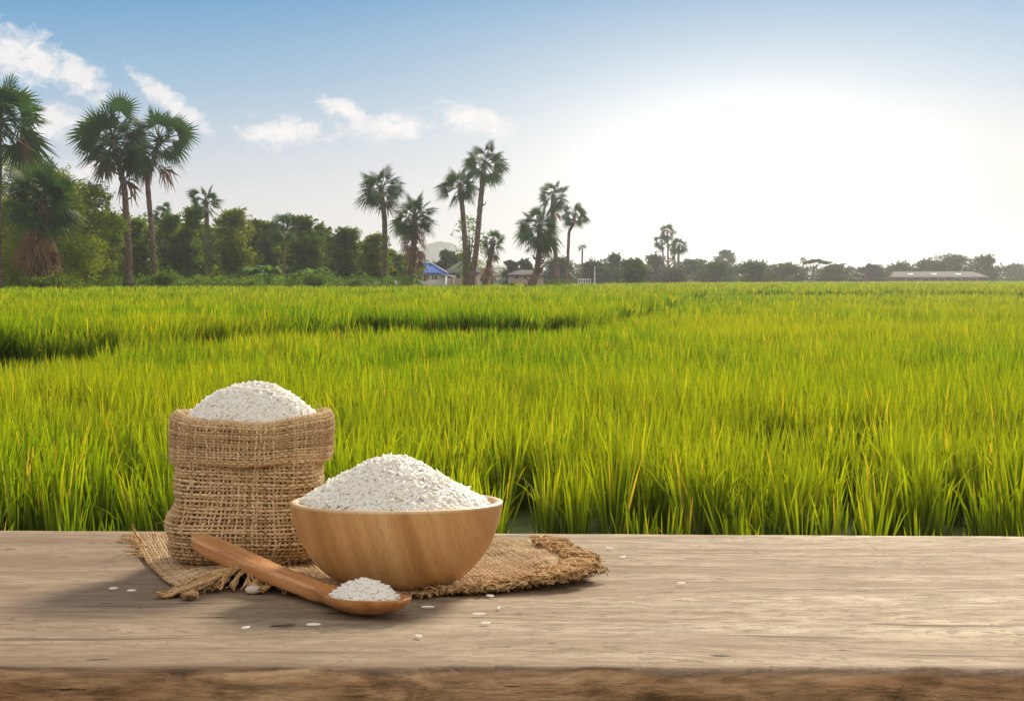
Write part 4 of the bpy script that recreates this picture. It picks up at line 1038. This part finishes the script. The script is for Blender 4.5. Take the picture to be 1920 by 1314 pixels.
# --- wooden bowl
BX, BY = (744-CX)/F*1.264, 1.264
def wood_mat(name, c0, c1, c2, scale=1.0, rough=.42, pores=True):
    m, nt = new_mat(name)
    tcn = nt.node('ShaderNodeTexCoord'); P = tcn.outputs['Object']; P = nt.scale3(P, (scale, scale, scale))
    n0 = nt.noise(P, 9, 3, .5); x, y, z = nt.sep(P)
    q = nt.m('ADD', nt.m('MULTIPLY', x, 1.0), nt.m('MULTIPLY', z, .35)); q = nt.m('ADD', q, nt.m('MULTIPLY', n0, .030))
    band = nt.noise(nt.comb(nt.m('MULTIPLY', q, 60), nt.m('MULTIPLY', y, 3), nt.m('MULTIPLY', z, 3)), 1.0, 4, .55)
    line = nt.m('SINE', nt.m('MULTIPLY', q, 330)); line = nt.m('POWER', nt.m('MULTIPLY', nt.m('ADD', line, 1.0), .5), 6)
    fine = nt.noise(nt.scale3(P, (1500, 500, 180)), 1.0, 2, .6)
    c = nt.ramp(band, [(.28, c0), (.5, c1), (.72, c2)])
    c = nt.mix(nt.m('MULTIPLY', line, .22), c, c0)
    c = nt.mix(nt.m('MULTIPLY', nt.ramp(fine, [(.36, 1.0), (.47, 0.0)]), .25 if pores else .1), c, tuple(v*.5 for v in c0))
    finish(nt, principled(nt, c, rough, nt.bump(fine, .15, .0003), .35)); return m
M_BOWL = wood_mat('bowl_wood', (.38, .18, .062), (.56, .305, .115), (.69, .43, .19))
M_RIM = wood_mat('rim_wood', (.50, .32, .16), (.60, .41, .22), (.68, .48, .28))
def build_bowl():
    root = empty('wooden_bowl', (BX, BY, TAB+.0016), 'round turned light-brown wooden bowl heaped with white rice', 'bowl')
    R = .0595; H = .0468
    out = [(.0001, 0), (.020, 0), (.0262, .0002), (.0310, .0016), (.0360, .0042), (.0408, .0080), (.0450, .0122), (.0487, .0168), (.0520, .0218), (.0548, .0272), (.0570, .0330), (.0585, .0388), (.0594, .0435), (.0598, .0462)]
    rim = [(.0599, .0470), (.0595, .0476), (.0585, .0479), (.0565, .0478), (.0556, .0474), (.0552, .0465)]
    inn = [(.0548, .0440), (.0535, .0390), (.0500, .0260), (.0430, .0165), (.0300, .0100), (.0150, .0065), (.0001, .006)]
    def lathe(pr, n=128, sm=3):
        pr = np.array(pr); s = np.concatenate([[0], np.cumsum(np.linalg.norm(np.diff(pr, axis=0), axis=1))]); tt = np.linspace(0, s[-1], len(pr)*sm)
        q = np.stack([np.interp(tt, s, pr[:, k]) for k in range(2)], -1)
        for _ in range(3): q[1:-1] = (q[:-2]+2*q[1:-1]+q[2:])/4
        th = np.arange(n)*2*PI/n
        V = np.stack([np.outer(np.cos(th), q[:, 0]), np.outer(np.sin(th), q[:, 0]), np.outer(np.ones(n), q[:, 1])], -1)
        return V.reshape(-1, 3), [grid_faces(n, len(q), True)]
    V, F_ = lathe(out); link('shell', mesh('shell', V, F_, M_BOWL, True), root)
    V, F_ = lathe([out[-1]]+rim); link('rim', mesh('rim', V, F_, M_RIM, True), root)
    V, F_ = lathe([rim[-1]]+inn); link('inside', mesh('inside', V, F_, M_RIM, True), root)
build_bowl()

# --- rice
def rice_mat_():
    m, nt = new_mat('rice_grain')
    at_ = nt.node('ShaderNodeAttribute', attribute_name='tint'); r, g, b = nt.sep(at_.outputs['Color'])
    c = nt.ramp(r, [(0, (.94, .91, .83)), (.6, (.98, .965, .91)), (.93, (.985, .98, .95)), (1, (.80, .66, .45))])
    tr = nt.node('ShaderNodeBsdfTranslucent'); nt.put(tr.inputs[0], c)
    mx = nt.node('ShaderNodeMixShader'); mx.inputs[0].default_value = .38
    nt.t.links.new(principled(nt, c, .4, None, .3), mx.inputs[1]); nt.t.links.new(tr.outputs[0], mx.inputs[2])
    finish(nt, mx.outputs[0]); return m
M_RICE = rice_mat_()
def grain_template(k=7, s=7):
    t = np.linspace(0, PI, k); a = np.arange(s)*2*PI/s
    x = -np.cos(t)*.5; r = np.sin(t)**.75*.5; r = r*(1-.18*x)
    V = np.stack([np.outer(np.ones(s), x), np.outer(np.cos(a), r), np.outer(np.sin(a), r)], -1).reshape(-1, 3)
    return V, grid_faces(s, k, True)
GT, GF = grain_template()
def grains(P, dirs, up, L, W, tint):
    d = dirs/np.linalg.norm(dirs, axis=1, keepdims=True); s = np.cross(up, d); s /= np.linalg.norm(s, axis=1, keepdims=True)+1e-9; u = np.cross(d, s)
    V = P[:, None]+GT[None, :, :1]*(d*L[:, None])[:, None]+GT[None, :, 1:2]*(s*W[:, None])[:, None]+GT[None, :, 2:]*(u*(W*.8)[:, None])[:, None]
    n = len(P); F_ = (GF[None]+(np.arange(n)*len(GT))[:, None, None]).reshape(-1, 4)
    A = np.zeros((n, len(GT), 3)); A[..., 0] = tint[:, None]
    return V.reshape(-1, 3), F_, A.reshape(-1, 3)
def heap(name, label, centre, rx, ry, hfun, n, seed, gl=.0088, gw=.0020):
    """a pile of separate grains over a solid core"""
    rs = np.random.default_rng(seed); th = rs.uniform(0, 2*PI, n); q = np.sqrt(rs.random(n))
    x = rx*q*np.cos(th); y = ry*q*np.sin(th); z = hfun(x, y)-np.abs(rs.normal(0, .0013, n))+.0007
    e = 5e-4; nx = -(hfun(x+e, y)-hfun(x-e, y))/(2*e); ny = -(hfun(x, y+e)-hfun(x, y-e))/(2*e)
    N = np.stack([nx, ny, np.ones(n)], -1); N /= np.linalg.norm(N, axis=1, keepdims=True)
    d = rs.normal(size=(n, 3)); d -= N*(d*N).sum(1, keepdims=True); d /= np.linalg.norm(d, axis=1, keepdims=True)
    tilt = rs.normal(0, .24, n); d = d+N*tilt[:, None]
    V, Fc, A = grains(np.stack([x, y, z], -1), d, N, gl*rs.uniform(.72, 1.12, n), gw*rs.uniform(.85, 1.15, n), np.where(rs.random(n) < .004, 1, rs.uniform(0, .93, n)))
    U, Q = np.meshgrid(np.arange(48)*2*PI/48, np.linspace(0, 1, 16), indexing='ij'); X = rx*.97*Q*np.cos(U); Y = ry*.97*Q*np.sin(U); Zc = hfun(X, Y)-.0009
    Cv = np.stack([X, Y, Zc], -1).reshape(-1, 3); Fcore = grid_faces(48, 16, True)
    me = mesh(name, np.concatenate([V, Cv]), [np.concatenate([Fc, Fcore+len(V)])], M_RICE, True, None, np.concatenate([A, np.full((len(Cv), 3), .8)]))
    link(name, me, None, centre, label, 'rice', None, 'stuff')
def hb(x, y):
    r = np.sqrt((x/.053)**2+(y/.053)**2); x_ = x+.003
    r1 = np.sqrt(x_**2+y**2); base = .0445
    return base+.0315*np.clip(1-r1/.056, 0, 1)**1.0*(1-.12*np.exp(-(r1/.008)**2)) + .0012*np.sin(x*140+1)*np.sin(y*120)*np.clip(1-r, 0, 1)+.0010*np.sin(PI*np.clip(r1/.056, 0, 1))
heap('bowl_rice', 'tall pile of white rice grains heaped in the wooden bowl', (BX, BY, TAB+.0016), .0525, .0525, hb, 4600, 3)
def hs(x, y):
    r = np.sqrt(((x-.000)/.0445)**2+(y/.037)**2); return .0820+.0262*np.clip(1-r**2.0, 0, 1)**.95+.001*np.sin(x*150)*np.sin(y*130+1)*np.clip(1-r, 0, 1)
heap('sack_rice', 'mound of white rice grains rising out of the burlap sack', (SX+.0006, SY, TAB+.0014), .0432, .0355, hs, 3000, 4)

# --- wooden spoon with its rice
def build_spoon():
    rs = np.random.default_rng(12)
    tk = np.array([0, .08, .36, .52, .616, .70, .76, .82, .88, .94, .98, 1.0])
    # centre line in plan, height of the mid surface, half width, half thickness
    A_ = np.array([-.186, 1.325]); B_ = np.array([-.0570, 1.1400])
    zc = np.interp
    zt = [0, .36, .616, .70, .78, .88, 1.0]; zv = [.0238, .0150, .0102, .0095, .0096, .0098, .0112]     # top edge level
    def width(t): return np.interp(t, [0, .012, .04, .10, .22, .40, .55, .64, .69, .74, .80, .86, .91, .955, .985, 1.0], [.0032, .0060, .0080, .0094, .0092, .0076, .0064, .0066, .0092, .0140, .0178, .0190, .0176, .0135, .0080, .0015])
    def top(t): return np.interp(t, zt, zv)
    def thick(t): return np.interp(t, [0, .02, .1, .4, .6, .68, .74, .80, .86, .92, .97, 1.0], [.0050, .0072, .0082, .0076, .0072, .0076, .0084, .0092, .0094, .0084, .0055, .0012])
    def dish(t): return np.interp(t, [0, .64, .70, .76, .82, .88, .94, .985, 1], [0, 0, .0022, .0058, .0072, .0070, .0045, .0010, 0])
    ns, nw = 180, 33
    t = np.linspace(0, 1, ns); wv = np.linspace(-1, 1, nw); T, W_ = np.meshgrid(t, wv, indexing='ij')
    for_ = width(T); D2 = B_-A_; Ln = np.linalg.norm(D2); dv = D2/Ln; sv = np.array([dv[1], -dv[0]])
    X = A_[0]+D2[0]*T+sv[0]*W_*for_; Y = A_[1]+D2[1]*T+sv[1]*W_*for_
    handle = 1-smooth(.62, .74, T)
    ztop = top(T)-dish(T)*np.clip(1-np.abs(W_)**2.2, 0, 1)*1.0 + handle*(-.0016*np.clip((np.abs(W_)-.72)/.28, 0, 1)**2)
    shp = handle*np.clip(1-np.abs(W_)**5, 0, 1)**.5+(1-handle)*np.clip(1-np.abs(W_)**2.3, 0, 1)**.62
    zbot = top(T)-.0004-thick(T)*shp-handle*.0012
    zbot = np.minimum(zbot, ztop-.0012*np.clip(1-np.abs(W_)**8, 0, 1)-.0001)
    rim = .0006
    o = np.array([A_[0], A_[1], TAB])
    Vt = np.stack([X, Y, TAB+ztop], -1)-o; Vb = np.stack([X, Y, TAB+zbot], -1)-o
    V = np.concatenate([Vt.reshape(-1, 3), Vb.reshape(-1, 3)]); N_ = ns*nw
    F1 = grid_faces(ns, nw); F2 = F1[:, ::-1]+N_
    i = np.arange(ns-1); e1 = np.stack([i*nw, i*nw+N_, (i+1)*nw+N_, (i+1)*nw], -1); e2 = np.stack([i*nw+nw-1, (i+1)*nw+nw-1, (i+1)*nw+nw-1+N_, i*nw+nw-1+N_], -1)
    j = np.arange(nw-1); e3 = np.stack([j, j+1, j+1+N_, j+N_], -1); k = (ns-1)*nw; e4 = np.stack([k+j, k+j+N_, k+j+1+N_, k+j+1], -1)
    m, nt = new_mat('spoon_wood'); tcn = nt.node('ShaderNodeTexCoord'); P = tcn.outputs['Object']
    mp = nt.node('ShaderNodeMapping'); nt.put(mp.inputs[0], P); mp.inputs['Rotation'].default_value = (0, 0, math.atan2(-dv[1], dv[0]))
    Pr = mp.outputs[0]
    n1 = nt.noise(nt.scale3(Pr, (14, 260, 200)), 1, 4, .6); n2 = nt.noise(nt.scale3(Pr, (160, 1500, 1200)), 1, 2, .6); n3 = nt.noise(Pr, 30, 2)
    c = nt.ramp(n1, [(.3, (.34, .135, .045)), (.5, (.48, .22, .08)), (.7, (.60, .31, .13))])
    c = nt.mix(nt.m('MULTIPLY', nt.ramp(n2, [(.32, 1.0), (.42, 0.0)]), .5), c, (.20, .07, .025))
    sh = principled(nt, c, .38, nt.bump(n2, .15, .0003), .35)
    finish(nt, sh)
    root = empty('wooden_spoon', tuple(o), 'reddish-brown wooden spoon full of rice, handle propped against the sack', 'spoon')
    # handle and bowl of the spoon are one carved piece, split where the bowl begins
    Fa = np.concatenate([F1, F2, e1, e2, e3, e4]); tc_ = (Fa % N_)//nw; hb_ = tc_.max(1) <= int(.70*ns)
    for nm, sel in (('handle', hb_), ('spoon_bowl', ~hb_)):
        f = Fa[sel]; used = np.unique(f); mp_ = np.full(len(V), -1); mp_[used] = np.arange(len(used))
        me = mesh(nm, V[used], [mp_[f]], m, True); link(nm, me, root)
    tcn_ = .845; cx, cy = A_+D2*tcn_
    ang = math.atan2(D2[1], D2[0]); ca, sa = math.cos(ang), math.sin(ang)
    rx, ry = .0205, .0158
    def hsp(x, y):
        a = x*ca+y*sa; b = -x*sa+y*ca; r = np.sqrt((a/rx)**2+(b/ry)**2)
        return .0086+.0085*np.clip(1-r**1.8, 0, 1)-.0012*np.clip(r-.8, 0, 1)
    n = 900; q = np.sqrt(rs.random(n)); th = rs.uniform(0, 2*PI, n); a = rx*.95*q*np.cos(th); b = ry*.95*q*np.sin(th)
    x = a*ca-b*sa; y = a*sa+b*ca; z = hsp(x, y)-np.abs(rs.normal(0, .0010, n))+.0004
    N = np.stack([x*25, y*25, np.ones(n)], -1); N /= np.linalg.norm(N, axis=1, keepdims=True)
    d = rs.normal(size=(n, 3)); d -= N*(d*N).sum(1, keepdims=True); d /= np.linalg.norm(d, axis=1, keepdims=True); d += N*rs.normal(.04, .22, n)[:, None]
    V2, F2_, A2 = grains(np.stack([x, y, z], -1), d, N, .0076*rs.uniform(.7, 1.1, n), .0021*rs.uniform(.85, 1.15, n), rs.uniform(0, .93, n))
    link('spoon_rice', mesh('spoon_rice', V2, [F2_], M_RICE, True, None, A2), None, (cx, cy, TAB), 'small pile of white rice grains in the bowl of the spoon', 'rice', None, 'stuff')
build_spoon()

# --- single grains that fell on the table
LG = [(213, 1106, 20, 'fallen rice grain furthest left on the table'), (247, 1110, 8, 'fallen rice grain just right of the leftmost one, left of the cloth corner'),
      (461, 1180, 35, 'fallen rice grain below the cloth fringe near the table front, left of the spoon bowl'), (588, 1174, 2, 'long fallen rice grain lying below the bottom of the spoon bowl'),
      (785, 1196, -40, 'fallen rice grain nearest to the front edge of the table'), (802, 1141, 5, 'fallen rice grain just right of the tip of the spoon'),
      (898, 1154, 0, 'longest fallen rice grain in the group below the bowl at right'), (911, 1171, -8, 'fallen rice grain lowest in the group below the bowl at right'),
      (919, 1120, -30, 'fallen rice grain touching the frayed cloth edge below the bowl'), (935, 1143, 60, 'short broken rice grain in the group below the bowl at right'),
      (1143, 1030, -20, 'fallen rice grain beyond the right tip of the frayed cloth'), (1167, 1047, 25, 'fallen rice grain slightly right of the tip of the frayed cloth'),
      (1277, 1096, -5, 'fallen rice grain lying alone furthest right on the bare table')]
for i, (px, py, rot, lb) in enumerate(LG):
    p = ground_pt(px, py); V, F_, A = grains(np.zeros((1, 3)), np.array([[1.0, 0, 0]]), np.array([[0, 0, 1.0]]), np.array([.0074 if i in (3, 6, 5) else (.0036 if i == 9 else .0053)]), np.array([.0017]), np.array([rng.uniform(.3, .9)]))
    o = link('rice_grain', mesh('rice_grain', V, [F_], M_RICE, True, None, A), None, (p[0], p[1], TAB+.0011), lb, 'rice grain', 'rice grains scattered on the table')
    o.rotation_euler = (0, 0, RAD(rot*1.3))
def pebble():
    p = ground_pt(473, 1114); t = np.linspace(0, PI, 14); a = np.arange(20)*2*PI/20
    X = np.outer(np.cos(a), np.sin(t)**.6)*.0044; Y = np.outer(np.sin(a), np.sin(t)**.6)*.0036; Z_ = np.outer(np.ones(20), -np.cos(t))*.0022
    V = np.stack([X, Y, Z_], -1).reshape(-1, 3); V *= (1+.08*snoise(V[:, 0:1]*1, V[:, 1:2], 4, .004, 2))
    link('pebble', mesh('pebble', V, [grid_faces(20, 14, True)], plain('white_stone', (.50, .45, .40), .7, .1, 300), True), None, (p[0], p[1]+.003, TAB+.0022), 'small white lump peeping out under the frayed front fringe of the cloth', 'pebble')
pebble()

# ------------------------------------------------------------------ the air
def haze():
    b = MB(); b.box(-2300, 2300, -60, 3900, -1.2, 34)
    m = bpy.data.materials.new('haze_air'); m.use_nodes = True; nt = NT(m.node_tree)
    v = nt.node('ShaderNodeVolumePrincipled'); v.inputs['Color'].default_value = (0.93, 0.95, 1.0, 1); v.inputs['Density'].default_value = 0.00024
    v.inputs['Anisotropy'].default_value = 0.88
    o = nt.node('ShaderNodeOutputMaterial'); nt.t.links.new(v.outputs[0], o.inputs['Volume'])
    link('haze', b.build('haze', m), label='warm evening haze hanging over the fields', cat='haze', kind='stuff')
haze()
